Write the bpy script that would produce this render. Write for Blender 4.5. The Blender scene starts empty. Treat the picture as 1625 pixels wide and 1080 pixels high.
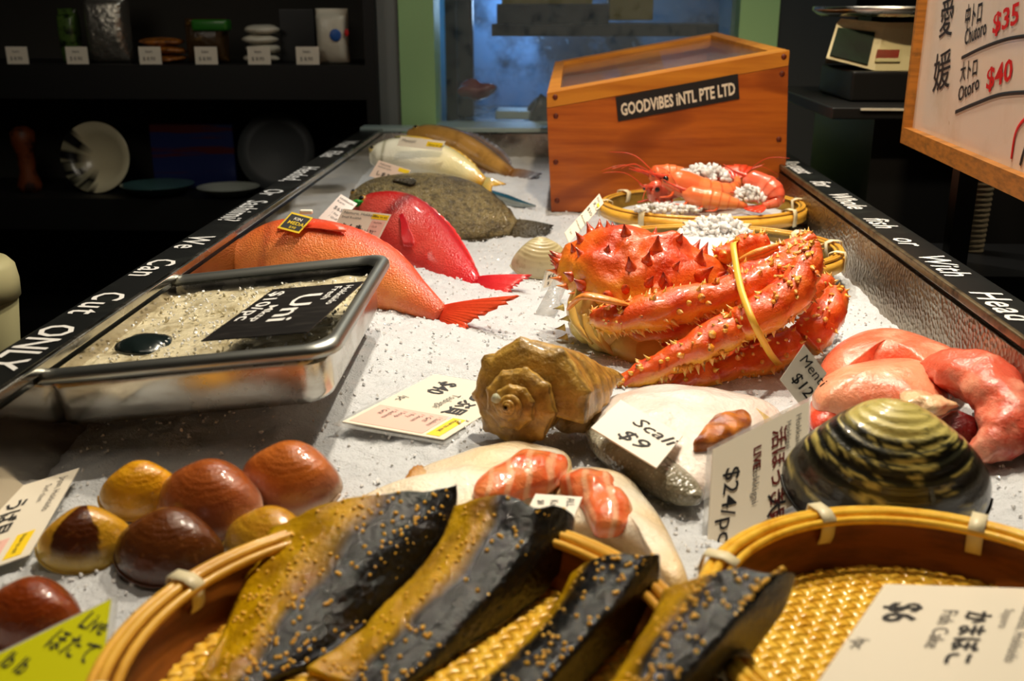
import bpy, bmesh, math, random
from mathutils import Vector, Matrix, noise, Euler
random.seed(7)
R = math.radians
SC = bpy.context.scene
COL = SC.collection
# ------------------------------------------------------------------ camera, world, lights
CAMP = Vector((0, 0, 0.42)); PITCH = R(18); YAW = R(2.55); FPX = 1625.0
cam_d = bpy.data.cameras.new('camera'); cam = bpy.data.objects.new('camera', cam_d); COL.objects.link(cam)
cam.location = CAMP; cam.rotation_euler = (R(90) - PITCH, 0, YAW)
cam_d.sensor_width = 36; cam_d.lens = 36; cam_d.clip_start = 0.02
cam_d.dof.use_dof = True; cam_d.dof.focus_distance = 1.25; cam_d.dof.aperture_fstop = 6.3
SC.camera = cam
w = bpy.data.worlds.new('world'); SC.world = w; w.use_nodes = True
w.node_tree.nodes['Background'].inputs[0].default_value = (0.5, 0.45, 0.38, 1)
w.node_tree.nodes['Background'].inputs[1].default_value = 0.012
SC.view_settings.view_transform = 'Standard'; SC.view_settings.look = 'None'
SC.view_settings.exposure = 0.0; SC.view_settings.gamma = 1.0; SC.view_settings.use_curve_mapping = False

def lamp(name, kind, loc, tgt, power, col, size=0.05, angle=60, blend=0.6):
    d = bpy.data.lights.new(name, kind); d.energy = power; d.color = col
    if kind == 'SPOT': d.spot_size = R(angle); d.spot_blend = blend; d.shadow_soft_size = size
    elif kind == 'AREA': d.size = size
    else: d.shadow_soft_size = size
    o = bpy.data.objects.new(name, d); COL.objects.link(o); o.location = loc
    o.rotation_euler = (Vector(tgt) - Vector(loc)).to_track_quat('-Z', 'Y').to_euler()
    return o
WARM = (1.0, 0.86, 0.66)
lamp('display_spot', 'SPOT', (0.40, 1.72, 1.75), (0.12, 1.12, 0), 100, WARM, 0.05, 58, 0.9)
lamp('display_spot', 'SPOT', (0.05, 1.30, 1.8), (-0.06, 0.66, 0), 84, WARM, 0.03, 70, 0.9)
lamp('display_spot', 'SPOT', (-0.02, 2.25, 1.75), (-0.02, 1.75, 0), 80, (1.0, 0.92, 0.80), 0.025, 60, 0.8)
lamp('display_spot', 'SPOT', (0.28, 0.95, 1.7), (0.30, 2.1, 0.2), 78, (1.0, 0.76, 0.48), 0.04, 46, 0.8)
lamp('board_spot', 'SPOT', (-0.1, 1.25, 1.9), (0.64, 1.5, 0.25), 48, WARM, 0.05, 48, 0.8)
lamp('shelf_fill', 'AREA', (-1.1, 1.75, 0.75), (-1.1, 2.8, 0.12), 1.1, (1.0, 0.9, 0.75), 0.3)  # unseen fill, added low to brighten the lower shelf
lamp('ceiling_fill', 'AREA', (-0.3, 0.6, 2.35), (-0.3, 0.75, 0), 5, WARM, 1.0)  # added weak overhead fill that lifts the shadows, not a real fixture
lamp('tube_fill', 'SPOT', (1.25, 1.25, 1.8), (0.72, 1.78, 0.15), 26, WARM, 0.05, 22, 0.7)  # extra spot added to reach the ribbed tube behind the board
lamp('tank_light', 'POINT', (-0.12, 3.46, 0.42), (0, 0, 0), 3.4, (0.42, 0.66, 1.0), 0.05)
lamp('back_light', 'AREA', (0.5, 2.0, 1.7), (0.45, 2.8, 0.5), 6.0, (0.95, 0.95, 0.85), 0.3)

# ------------------------------------------------------------------ pixel -> place helpers
_f = Vector((-math.sin(YAW) * math.cos(PITCH), math.cos(YAW) * math.cos(PITCH), -math.sin(PITCH)))
_r = Vector((math.cos(YAW), math.sin(YAW), 0)); _u = _r.cross(_f)
def ray(px, py): return _f + _r * ((px - 812.5) / FPX) + _u * ((540 - py) / FPX)
def G(px, py, z=0.0):
    d = ray(px, py); return CAMP + d * ((z - CAMP.z) / d.z)
def D(px, py, Y):
    d = ray(px, py); return CAMP + d * (Y / d.y)
def mpp(p): return (p - CAMP).dot(_f) / FPX          # metres per pixel at a point
def sst(a, b, x):
    t = max(0, min(1, (x - a) / (b - a))); return t * t * (3 - 2 * t)
MOUNDS = [(-0.30, 1.08, 0.26, 0.052), (0.30, 1.90, 0.22, 0.03), (-0.30, 1.55, 0.22, 0.02)]
def ice_z(x, y):
    z = 0.045 * sst(1.9, 2.6, y) + 0.018 * sst(0.33, 0.45, x)
    for (mx, my, mr, mh) in MOUNDS: z += mh * math.exp(-((x - mx) ** 2 + (y - my) ** 2) / mr ** 2)
    return z + 0.005 * noise.noise((x * 9, y * 9, 3)) + 0.003 * noise.noise((x * 25, y * 25, 1))
def I(px, py, dz=0.0):
    z = 0
    for _ in range(8):
        p = G(px, py, z + dz); z = ice_z(p.x, p.y)
    return G(px, py, z + dz)

# ------------------------------------------------------------------ materials
def S(r, g, b):
    f = lambda c: (c / 255 / 12.92) if c / 255 <= 0.04045 else ((c / 255 + 0.055) / 1.055) ** 2.4
    return (f(r), f(g), f(b))
MATS = {}
def pm(name, base=(0.8, 0.8, 0.8), rough=0.5, metal=0, coat=0, spec=0.5, attr=False, mixes=(), bumps=(), trans=0, sss=0, ssr=(1, .5, .3), sscale=.01,
       alpha=1, rvar=None, ior=1.45, emit=None, film=False, crough=.08):
    """mixes: (kind, scale, colour, lo, hi, stretch[, amount]); bumps: (kind, scale, distance, strength, stretch)"""
    m = bpy.data.materials.new(name); m.use_nodes = True; nt = m.node_tree; N = nt.nodes; L = nt.links
    P = N['Principled BSDF']; MATS[name] = m
    tc = N.new('ShaderNodeTexCoord')
    def tex(kind, scale, stretch):
        mp = N.new('ShaderNodeMapping'); L.new(tc.outputs['Object'], mp.inputs[0]); mp.inputs['Scale'].default_value = stretch or (1, 1, 1)
        if kind == 'noise':
            t = N.new('ShaderNodeTexNoise'); t.inputs['Detail'].default_value = 5; t.inputs['Roughness'].default_value = 0.6; o = t.outputs[0]
        elif kind == 'voro':
            t = N.new('ShaderNodeTexVoronoi'); o = t.outputs['Distance']
        elif kind == 'cell':
            t = N.new('ShaderNodeTexVoronoi'); o = t.outputs['Color']
        elif kind == 'wave':
            t = N.new('ShaderNodeTexWave'); t.inputs['Distortion'].default_value = 7; t.inputs['Detail Scale'].default_value = .6; t.inputs['Detail'].default_value = 2; o = t.outputs['Fac'] if 'Fac' in t.outputs else t.outputs[1]
        t.inputs['Scale'].default_value = scale; L.new(mp.outputs[0], t.inputs['Vector']); return o
    if attr:
        a = N.new('ShaderNodeAttribute'); a.attribute_name = 'Col'; cur = a.outputs['Color']
    else:
        c = N.new('ShaderNodeRGB'); c.outputs[0].default_value = (*base, 1); cur = c.outputs[0]
    for mx in mixes:
        kind, scale, col2, lo, hi, st = mx[:6]; amt = mx[6] if len(mx) > 6 else 1
        o = tex(kind, scale, st)
        mr = N.new('ShaderNodeMapRange'); mr.inputs[1].default_value = lo; mr.inputs[2].default_value = hi; mr.inputs[4].default_value = amt; L.new(o, mr.inputs[0])
        mi = N.new('ShaderNodeMix'); mi.data_type = 'RGBA'; L.new(mr.outputs[0], mi.inputs[0]); L.new(cur, mi.inputs[6]); mi.inputs[7].default_value = (*col2, 1); cur = mi.outputs[2]
    L.new(cur, P.inputs['Base Color'])
    P.inputs['Roughness'].default_value = rough; P.inputs['Metallic'].default_value = metal; P.inputs['Specular IOR Level'].default_value = spec; P.inputs['IOR'].default_value = ior
    P.inputs['Coat Weight'].default_value = coat; P.inputs['Coat Roughness'].default_value = crough; P.inputs['Transmission Weight'].default_value = trans; P.inputs['Alpha'].default_value = alpha
    if sss:
        P.inputs['Subsurface Weight'].default_value = sss; P.inputs['Subsurface Radius'].default_value = ssr; P.inputs['Subsurface Scale'].default_value = sscale
    if emit: P.inputs['Emission Color'].default_value = (*emit[0], 1); P.inputs['Emission Strength'].default_value = emit[1]
    if rvar:
        o = tex('noise', rvar[0], None); mr = N.new('ShaderNodeMapRange'); mr.inputs[1].default_value = .35; mr.inputs[2].default_value = .65
        mr.inputs[3].default_value = rvar[1]; mr.inputs[4].default_value = rvar[2]; L.new(o, mr.inputs[0]); L.new(mr.outputs[0], P.inputs['Roughness'])
    last = None
    for b in bumps:
        kind, scale, dist, stre, st = b
        o = tex(kind, scale, st); bp = N.new('ShaderNodeBump'); bp.inputs['Strength'].default_value = stre; bp.inputs['Distance'].default_value = dist
        L.new(o, bp.inputs['Height'])
        if last: L.new(last, bp.inputs['Normal'])
        last = bp.outputs[0]
    if last:
        L.new(last, P.inputs['Normal'])
        if coat and not film: L.new(last, P.inputs['Coat Normal'])
    return m
ICE = pm('crushed_ice', (0.70, 0.73, 0.77), 0.30, bumps=[('noise', 120, .005, .6, None), ('noise', 380, .0025, .7, None), ('voro', 700, .001, .5, None)], mixes=[('noise', 26, (.56, .59, .63), .48, .72, None, .7), ('noise', 420, (.50, .53, .56), .56, .7, None, .6)])
ICEG = pm('ice_grain', (0.92, 0.93, 0.94), 0.12, spec=.8, coat=.6)
ICEC = pm('clear_ice', (0.97, 0.98, 0.99), 0.08, trans=0.18, ior=1.31, coat=.5, sss=.6, ssr=(.9, .95, 1), sscale=.008, bumps=[('noise', 200, .002, .4, None)])
ICEP = pm('pan_ice', S(232, 222, 188), 0.06, coat=.5, bumps=[('noise', 60, .005, .5, None), ('noise', 170, .003, .6, None), ('noise', 420, .0012, .7, None)], mixes=[('noise', 38, S(150, 134, 92), .45, .7, None, .8)])
STEEL = pm('stainless_steel', (0.55, 0.53, 0.48), 0.25, 1, rvar=(14, .14, .34), mixes=[('noise', 25, (.30, .26, .19), .5, .8, (1, 1, 3), .7)], bumps=[('noise', 30, .002, .15, None)])
MIRROR = pm('polished_steel', (0.52, 0.48, 0.42), 0.10, 1, rvar=(9, .06, .16), bumps=[('noise', 8, .003, .08, None)])
WETWALL = pm('wet_steel', (0.34, 0.29, 0.22), 0.36, 1, rvar=(12, .28, .42), bumps=[('voro', 160, .003, .6, None)], mixes=[('noise', 7, (.16, .09, .045), .42, .66, (1, .6, 2), .85)])
BLACKB = pm('black_board', (0.008, 0.009, 0.009), 0.35, mixes=[('noise', 18, (.03, .035, .03), .5, .8, None, .7)])
EDGE = pm('worn_edge', (0.22, 0.17, 0.10), 0.4, .8, mixes=[('noise', 40, (.04, .03, .02), .45, .7, None)])
CHALK = pm('white_paint', (0.78, 0.78, 0.76), 0.6)
BLACK = pm('black_ink', (0.012, 0.012, 0.014), 0.5)
BROWNI = pm('maroon_ink', S(96, 22, 12), 0.5)
REDI = pm('red_ink', S(200, 22, 24), 0.5)
GREYI = pm('grey_ink', (0.13, 0.12, 0.11), 0.5)
YELI = pm('yellow_print', S(250, 214, 20), 0.5)
PINKI = pm('pink_print', S(240, 190, 176), 0.6)
CARD = pm('laminated_card', S(240, 232, 214), 0.28, coat=.3)
CARDP = pm('laminated_pink_card', S(240, 214, 196), 0.3, coat=.3)
LAMI = pm('clear_laminate', (0.86, 0.87, 0.86), 0.12, trans=0.7, alpha=.5, coat=.5)
PAPER = pm('paper', S(246, 240, 226), 0.6)
GREENC = pm('lime_card', S(206, 206, 10), 0.35, coat=.2)
CHALKC = pm('chalk_card', (0.012, 0.011, 0.011), 0.35, mixes=[('noise', 30, (.05, .045, .04), .5, .8, (1, 4, 1), .6)])
WOODB = pm('box_wood', S(196, 104, 28), 0.42, coat=.15, mixes=[('noise', 3.2, S(140, 58, 10), .38, .68, (1, 1, 14), .8), ('wave', 2.4, S(120, 48, 8), .86, 1.0, (.35, 1, 4.5), .55)])
WOODL = pm('box_lid_wood', S(214, 140, 44), 0.4, coat=.15, mixes=[('noise', 4, S(170, 92, 22), .4, .7, (1, 10, 10), .7)])
NAILM = pm('wood_plug', S(98, 34, 8), .5)
GLASS = pm('lid_glass', (.9, .92, .9), 0.06, trans=.92, ior=1.45, alpha=.35)
BOARDW = pm('whiteboard', S(222, 206, 190), 0.22, coat=.3, mixes=[('noise', 9, S(196, 172, 146), .5, .8, None, .7), ('noise', 40, S(150, 120, 80), .68, .8, None, .6)])
BOARDF = pm('board_frame_wood', S(176, 112, 38), .5, mixes=[('noise', 14, S(110, 70, 24), .4, .7, (1, 3, 12), .8), ('noise', 30, S(70, 62, 30), .58, .75, None, .6)])
BAMB = pm('bamboo', S(238, 184, 70), 0.34, coat=.25, mixes=[('noise', 14, S(176, 112, 22), .42, .72, (1, 1, 9), .8)], bumps=[('noise', 50, .001, .3, (1, 1, 12))])
BAMBD = pm('bamboo_skin', S(150, 120, 52), 0.38, coat=.2, mixes=[('noise', 22, S(92, 74, 26), .42, .7, (1, 1, 4), .9)], bumps=[('noise', 60, .001, .3, (1, 1, 10))])
BAMBB = pm('shaded_bamboo', S(140, 78, 18), 0.4, mixes=[('noise', 20, S(78, 36, 8), .42, .7, (1, 1, 5), .8)])  # dark brown: shade inside the front baskets put into the colour
BAMBY = pm('yellow_bamboo', S(252, 204, 72), 0.24, coat=.5, mixes=[('noise', 60, S(222, 154, 24), .42, .7, None, .8)], bumps=[('noise', 120, .001, .4, None)])
TIE = pm('cane_tie', S(236, 224, 186), 0.4)
CRAB = pm('crab_shell', attr=True, rough=0.3, coat=.75, spec=.5, film=True, mixes=[('noise', 60, S(232, 90, 20), .5, .72, None, .55), ('noise', 150, S(250, 170, 70), .64, .76, None, .55), ('noise', 90, S(150, 16, 6), .60, .74, (1, 1, 1.6), .5)], bumps=[('noise', 110, .004, .5, None), ('noise', 300, .0015, .5, None)])
CRABY = pm('crab_underside', attr=True, rough=0.3, coat=.3, bumps=[('noise', 80, .002, .4, None)], mixes=[('noise', 50, S(196, 120, 30), .52, .75, None, .6)])
RUBBER = pm('rubber', S(240, 186, 66), .4)
WHELK = pm('whelk_shell', attr=True, rough=.34, coat=.35, film=True, mixes=[('noise', 38, S(84, 54, 10), .50, .70, None, .75), ('noise', 90, S(226, 190, 104), .58, .74, None, .7)], bumps=[('noise', 110, .004, .7, None), ('noise', 30, .005, .5, None), ('noise', 320, .0015, .5, None)])
CLAMM = pm('clam_shell', attr=True, rough=.22, coat=.7, spec=.5, film=True, mixes=[('noise', 50, S(84, 36, 6), .55, .8, None, .35), ('noise', 130, S(226, 150, 84), .60, .75, (1, 1, 1), .30)], bumps=[('noise', 60, .003, .35, None), ('noise', 170, .0022, .5, None), ('noise', 420, .001, .5, None)])
BIGCL = pm('surf_clam_shell', attr=True, rough=.3, coat=.7, film=True, mixes=[('noise', 60, (.01, .012, .008), .58, .7, (1, 3, 3), .6)], bumps=[('noise', 120, .002, .5, (1, 3, 3))])
PALECL = pm('pale_clam_shell', attr=True, rough=.35, coat=.3, mixes=[('noise', 60, S(130, 110, 70), .55, .75, None, .6)])
REDF = pm('red_fish_skin', attr=True, rough=.34, coat=.4, mixes=[('voro', 420, S(255, 190, 120), .0, .30, None, .14), ('noise', 26, S(226, 56, 26), .5, .75, None, .5)], bumps=[('voro', 420, .0014, .6, (1, 1, 1)), ('noise', 140, .002, .25, None), ('noise', 700, .0008, .5, None)])
KINKF = pm('rockfish_skin', attr=True, rough=.28, coat=.6, film=True, mixes=[('noise', 30, S(206, 14, 20), .5, .75, None, .6)], bumps=[('voro', 360, .0016, .6, None), ('noise', 120, .003, .4, None)])
FIN = pm('red_fin', attr=True, rough=.35, coat=.4, bumps=[('noise', 60, .002, .5, None)])
GREYF = pm('flounder_skin', attr=True, rough=.32, coat=.45, mixes=[('noise', 90, S(56, 46, 22), .45, .62, None, .75), ('noise', 220, S(176, 160, 110), .62, .72, None, .6)], bumps=[('noise', 130, .005, .9, None), ('voro', 260, .003, .8, None)])
PALEF = pm('pale_fish_skin', attr=True, rough=.22, coat=.6, bumps=[('voro', 300, .001, .4, None)], mixes=[('noise', 18, S(190, 190, 160), .5, .75, None, .5)])
BRNF = pm('brown_fish_skin', attr=True, rough=.25, coat=.6, bumps=[('voro', 280, .001, .4, None)], mixes=[('noise', 24, S(96, 60, 16), .5, .72, None, .6)])
WET = pm('wet_flesh', attr=True, rough=.22, coat=.6, sss=.12, ssr=(1, .85, .7), sscale=.004, bumps=[('noise', 45, .006, .6, None), ('noise', 160, .003, .6, None), ('noise', 420, .001, .5, None)])
SALM = pm('salmon_flesh', attr=True, rough=.2, coat=.7, sss=.2, sscale=.006, film=True, mixes=[('wave', 30, S(255, 214, 170), .66, .95, (.6, .5, 1), .55), ('noise', 60, S(232, 80, 30), .54, .74, None, .6)], bumps=[('noise', 60, .005, .7, None), ('noise', 220, .002, .5, None)])
SKIN = pm('scaled_skin', attr=True, rough=.25, coat=.6, mixes=[('voro', 260, S(90, 84, 66), .0, .35, None, .5)], bumps=[('voro', 260, .002, .7, None)])
ROE = pm('pink_roe', attr=True, rough=.26, coat=.5, sss=.12, sscale=.006, mixes=[('noise', 22, S(252, 196, 164), .50, .72, (1, 1, 1), .75), ('noise', 60, S(230, 84, 54), .55, .75, None, .5)], bumps=[('noise', 50, .004, .6, None), ('noise', 180, .002, .6, None)])
FILLET = pm('marinated_fillet', attr=True, rough=.45, coat=1.0, spec=.12, crough=.13, mixes=[('noise', 34, S(70, 40, 4), .56, .76, None, .35)], bumps=[('noise', 60, .004, .3, None), ('noise', 210, .004, .55, None)])
SEED = pm('mustard_seed', S(246, 190, 60), .3, coat=.3)
PRAWN = pm('prawn_shell', attr=True, rough=.25, coat=.5, sss=.1, sscale=.005, bumps=[('noise', 120, .001, .3, None)], mixes=[('noise', 50, S(250, 160, 110), .55, .75, None, .5)])
EYE = pm('black_eye', (.004, .004, .004), .08, coat=.6)
CREAM = pm('cream_plastic', S(206, 200, 152), .4)
CREAMS = pm('scale_plastic', S(214, 206, 160), .45, mixes=[('noise', 30, S(150, 130, 80), .6, .8, None, .6)])
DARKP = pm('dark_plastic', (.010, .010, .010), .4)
SCREEN = pm('scale_screen', (.006, .014, .008), .55, spec=.15, mixes=[('noise', 12, (.008, .035, .014), .4, .7, None)])
GREENP = pm('green_post_paint', S(160, 200, 140), .5)
GREYP = pm('grey_post_paint', S(120, 124, 122), .6)
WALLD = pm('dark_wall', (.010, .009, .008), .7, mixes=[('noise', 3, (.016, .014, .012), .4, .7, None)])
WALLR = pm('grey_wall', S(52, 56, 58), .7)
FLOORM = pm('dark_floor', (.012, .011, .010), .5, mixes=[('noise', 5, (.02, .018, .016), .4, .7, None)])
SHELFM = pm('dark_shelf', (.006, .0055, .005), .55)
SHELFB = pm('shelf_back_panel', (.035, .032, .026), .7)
TUBEM = pm('ribbed_plastic', S(176, 160, 128), .45)
TANKB = pm('tank_back', S(96, 136, 176), .6, mixes=[('noise', 5, S(8, 24, 36), .44, .60, None, .95), ('noise', 40, S(170, 200, 230), .62, .75, None, .5)])
TANKG = pm('tank_glass', (.75, .85, .9), .08, alpha=.08, coat=.3, mixes=[('noise', 30, (.2, .3, .4), .5, .7, None)])
TANKT = pm('tank_teal_wall', S(16, 96, 120), .6)
OLIVE = pm('olive_plastic', S(120, 104, 22), .5)
SILL = pm('pale_sill', S(170, 190, 190), .35, .3)
SILVER = pm('silver_foil', (.6, .57, .5), .25, .9, bumps=[('noise', 40, .01, .7, None)])
PACKG = pm('green_pack', S(70, 96, 40), .35, coat=.4, mixes=[('noise', 40, S(20, 30, 10), .5, .6, None)])
PACKO = pm('orange_pack', S(170, 104, 40), .35, coat=.4, mixes=[('noise', 40, S(80, 40, 10), .5, .65, None)])
PACKBR = pm('brown_pack', S(64, 44, 18), .3, coat=.5, bumps=[('noise', 60, .006, .6, None)], mixes=[('noise', 30, S(130, 96, 40), .6, .75, None)])
PACKW = pm('white_pack', S(214, 208, 190), .35, coat=.3, bumps=[('noise', 40, .006, .4, None)])
PACKB = pm('blue_pack', S(28, 40, 96), .4, mixes=[('noise', 10, S(84, 22, 24), .52, .56, (.1, .1, 2))])
DISHG = pm('teal_dish', S(66, 100, 100), .2, coat=.5)
DISHW = pm('pale_dish', S(168, 172, 160), .2, coat=.5)
DISHD = pm('grey_plate', S(70, 74, 76), .45)
BOWLW = pm('cream_bowl', attr=True, rough=.25, coat=.4)
BLUEP = pm('blue_print', S(40, 90, 170), .4)
RUST = pm('orange_figure', S(110, 52, 18), .5, mixes=[('noise', 20, S(40, 16, 6), .5, .6, None)])
PLAST = pm('clear_bag', (.85, .86, .88), .15, trans=.3, alpha=.6, bumps=[('noise', 30, .01, .8, None)])
SLIMB = pm('blue_silver_skin', attr=True, rough=.2, coat=.6, metal=.2)

# ------------------------------------------------------------------ object helpers
def wpos(o):
    p = Vector((0, 0, 0))
    while o is not None: p = p + o.location; o = o.parent
    return p
def setp(o, label=None, category=None, group=None, kind=None):
    for k, v in (('label', label), ('category', category), ('group', group), ('kind', kind)):
        if v: o[k] = v
    return o
def thing(name, label, cat, loc, group=None):
    o = bpy.data.objects.new(name, None); COL.objects.link(o); o.location = loc; o.empty_display_size = .02
    return setp(o, label, cat, group)
class MB:
    def __init__(s): s.V = []; s.F = []; s.C = []
    def add(s, V, F, C=None):
        n = len(s.V); s.V += [Vector(v) for v in V]; s.F += [tuple(i + n for i in f) for f in F]
        s.C += list(C) if C else [(1, 1, 1)] * len(V)
        return s
    def mk(s, name, mat, parent=None, smooth=True, **props):
        me = bpy.data.meshes.new(name)
        if parent is not None: base = wpos(parent)
        else:
            lo = [min(v[i] for v in s.V) for i in range(3)]; hi = [max(v[i] for v in s.V) for i in range(3)]
            base = Vector(((lo[0] + hi[0]) / 2, (lo[1] + hi[1]) / 2, lo[2]))
        me.from_pydata([v - base for v in s.V], [], s.F); me.materials.append(mat)
        at = me.color_attributes.new('Col', 'FLOAT_COLOR', 'POINT')
        flat = []
        for c in s.C: flat += [c[0], c[1], c[2], 1.0]
        at.data.foreach_set('color', flat)
        if smooth: me.polygons.foreach_set('use_smooth', [True] * len(me.polygons))
        bm = bmesh.new(); bm.from_mesh(me); bmesh.ops.recalc_face_normals(bm, faces=bm.faces); bm.to_mesh(me); bm.free()
        me.update()
        o = bpy.data.objects.new(name, me); COL.objects.link(o)
        if parent is not None: o.parent = parent
        else: o.location = base
        return setp(o, **props)
def lerp(a, b, t): return tuple(a[i] + (b[i] - a[i]) * t for i in range(len(a)))
def crom(pts, t, closed=False):
    n = len(pts); pts = [Vector(p) if not isinstance(p, (int, float)) else p for p in pts]
    if closed:
        x = t * n; i = int(math.floor(x)); f = x - i; g = lambda k: pts[k % n]
    else:
        x = t * (n - 1); i = min(int(x), n - 2); f = x - i; g = lambda k: pts[max(0, min(n - 1, k))]
    p0, p1, p2, p3 = g(i - 1), g(i), g(i + 1), g(i + 2)
    return 0.5 * ((2 * p1) + (p2 - p0) * f + (2 * p0 - 5 * p1 + 4 * p2 - p3) * f * f + (3 * p1 - p0 - 3 * p2 + p3) * f ** 3)
def ringfaces(m, n, caps=True, off=0):
    F = []
    for i in range(m - 1):
        for j in range(n): F.append((off + i * n + j, off + i * n + (j + 1) % n, off + (i + 1) * n + (j + 1) % n, off + (i + 1) * n + j))
    if caps: F.append(tuple(off + j for j in range(n))[::-1]); F.append(tuple(off + (m - 1) * n + j for j in range(n)))
    return F
def box(mb, c, s, bev=0.0, rot=None, col=(1, 1, 1)):
    bm = bmesh.new(); bmesh.ops.create_cube(bm, size=1); bmesh.ops.scale(bm, vec=Vector(s), verts=bm.verts)
    if bev: bmesh.ops.bevel(bm, geom=bm.edges[:], offset=bev, segments=3, affect='EDGES', profile=.6)
    M = (rot.to_matrix() if rot else Matrix.Identity(3)); c = Vector(c)
    bm.verts.index_update(); V = [M @ v.co + c for v in bm.verts]; F = [[v.index for v in f.verts] for f in bm.faces]; bm.free()
    return mb.add(V, F, [col] * len(V))
def tube(mb, pts, rad, n=14, m=24, col=(1, 1, 1), flat=1.0, colfn=None, bumpy=0, up=Vector((0, 0, 1))):
    V = []; C = []
    for i in range(m):
        t = i / (m - 1); p = crom(pts, t); q = crom(pts, min(1, t + .01)) - crom(pts, max(0, t - .01)); q.normalize()
        a = q.cross(up); a = a.normalized() if a.length > 1e-4 else Vector((1, 0, 0)); b = a.cross(q).normalized()
        r = crom(rad, t) if isinstance(rad, (list, tuple)) else rad
        for j in range(n):
            ph = 2 * math.pi * j / n
            d = a * math.cos(ph) + b * math.sin(ph) * flat; pos = p + d * r
            if bumpy: pos += d.normalized() * bumpy * (noise.noise(pos * 45) + .6 * noise.noise(pos * 110))
            V.append(pos); C.append(colfn(t, ph) if colfn else col)
    return mb.add(V, ringfaces(m, n), C)
def lathe(mb, c, prof, n=48, col=(1, 1, 1), sx=1, sy=1, closed=False, M=None, colfn=None):
    V = []; C = []; c = Vector(c)
    for k, (r, z) in enumerate(prof):
        for j in range(n):
            a = 2 * math.pi * j / n; v = Vector((r * sx * math.cos(a), r * sy * math.sin(a), z))
            C.append(colfn(k, a, v) if colfn else col)
            V.append((M @ v if M else v) + c)
    m = len(prof)
    F = ringfaces(m, n, caps=not closed)
    if closed:
        for j in range(n): F.append(((m - 1) * n + j, (m - 1) * n + (j + 1) % n, (j + 1) % n, j))
    return mb.add(V, F, C)
_bm = bmesh.new(); bmesh.ops.create_icosphere(_bm, subdivisions=1, radius=1); _bm.verts.index_update()
ICO = ([v.co.copy() for v in _bm.verts], [[v.index for v in f.verts] for f in _bm.faces]); _bm.free()
_bm = bmesh.new(); bmesh.ops.create_icosphere(_bm, subdivisions=3, radius=1); _bm.verts.index_update()
ICO3 = ([v.co.copy() for v in _bm.verts], [[v.index for v in f.verts] for f in _bm.faces]); _bm.free()
def blob(mb, c, r, jit=.0, col=(1, 1, 1), hi=False, rnd=None):
    T = ICO3 if hi else ICO; r = Vector(r) if not isinstance(r, (int, float)) else Vector((r, r, r)); sd = random.random() * 50
    V = []
    for v in T[0]:
        k = 1 + jit * noise.noise(v * 1.3 + Vector((sd, sd, 0))) * 2
        q = Vector((v.x * r.x, v.y * r.y, v.z * r.z)) * k
        V.append((rnd @ q if rnd else q) + Vector(c))
    return mb.add(V, T[1], [col] * len(V))
def rrot(): return Euler((random.uniform(0, 6.3), random.uniform(0, 6.3), random.uniform(0, 6.3))).to_matrix()
def cone(mb, p, d, r, h, cb, ct, n=7):
    p = Vector(p); d = Vector(d).normalized(); a = d.orthogonal().normalized(); b = d.cross(a); V = []; C = []
    for (k, rr) in ((-.25, 1.25), (.12, .72), (.5, .36), (1, .05)):
        for j in range(n):
            ph = 2 * math.pi * j / n; V.append(p + d * h * k + (a * math.cos(ph) + b * math.sin(ph)) * r * rr); C.append(lerp(cb, ct, max(0, k)))
    return mb.add(V, ringfaces(4, n), C)
def sheet(mb, grid, th, C=None):
    """grid: list of rows of Vectors -> closed thick sheet"""
    m = len(grid); n = len(grid[0]); NR = []
    for i in range(m):
        for j in range(n):
            a = grid[min(i + 1, m - 1)][j] - grid[max(i - 1, 0)][j]; b = grid[i][min(j + 1, n - 1)] - grid[i][max(j - 1, 0)]
            q = a.cross(b); NR.append(q.normalized() if q.length > 1e-12 else Vector((0, 0, 1)))
    P = [grid[i][j] for i in range(m) for j in range(n)]
    V = [p + q * th / 2 for p, q in zip(P, NR)] + [p - q * th / 2 for p, q in zip(P, NR)]; o = m * n; F = []
    for i in range(m - 1):
        for j in range(n - 1):
            a, b, c, d = i * n + j, i * n + j + 1, (i + 1) * n + j + 1, (i + 1) * n + j
            F += [(a, b, c, d), (a + o, d + o, c + o, b + o)]
    for i in range(m - 1):
        for j in (0, n - 1): a, b = i * n + j, (i + 1) * n + j; F.append((a, b, b + o, a + o))
    for j in range(n - 1):
        for i in (0, m - 1): a, b = i * n + j, i * n + j + 1; F.append((a, b, b + o, a + o))
    CC = [c for row in C for c in row] if C else None
    return mb.add(V, F, (CC + CC) if CC else None)
def pillow(mb, outline, H, zb=0.0, rings=14, n=80, col=(1, 1, 1), colfn=None, amp=0.0, nsc=30, sharp=1.0, below=.2):
    P = [crom(outline, k / n, True) for k in range(n)]; c = sum(P, Vector()) / n; V = []; C = []
    def put(s, z):
        for k in range(n):
            p = c + (P[k] - c) * s; p = Vector((p.x, p.y, p.z + z))
            if amp: p.z += amp * noise.noise(p * nsc) * (1 - s * .6)
            V.append(p); C.append(colfn(s, 2 * math.pi * k / n, p) if colfn else col)
    put(.86, -below * H); put(.97, -below * H * .6)
    for k in range(rings + 1):
        s = math.cos(math.pi / 2 * k / rings) if k < rings else .012
        put(s, H * (max(0, 1 - s * s) ** (.5 * sharp)))
    return mb.add(V, ringfaces(rings + 3, n), C)
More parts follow.
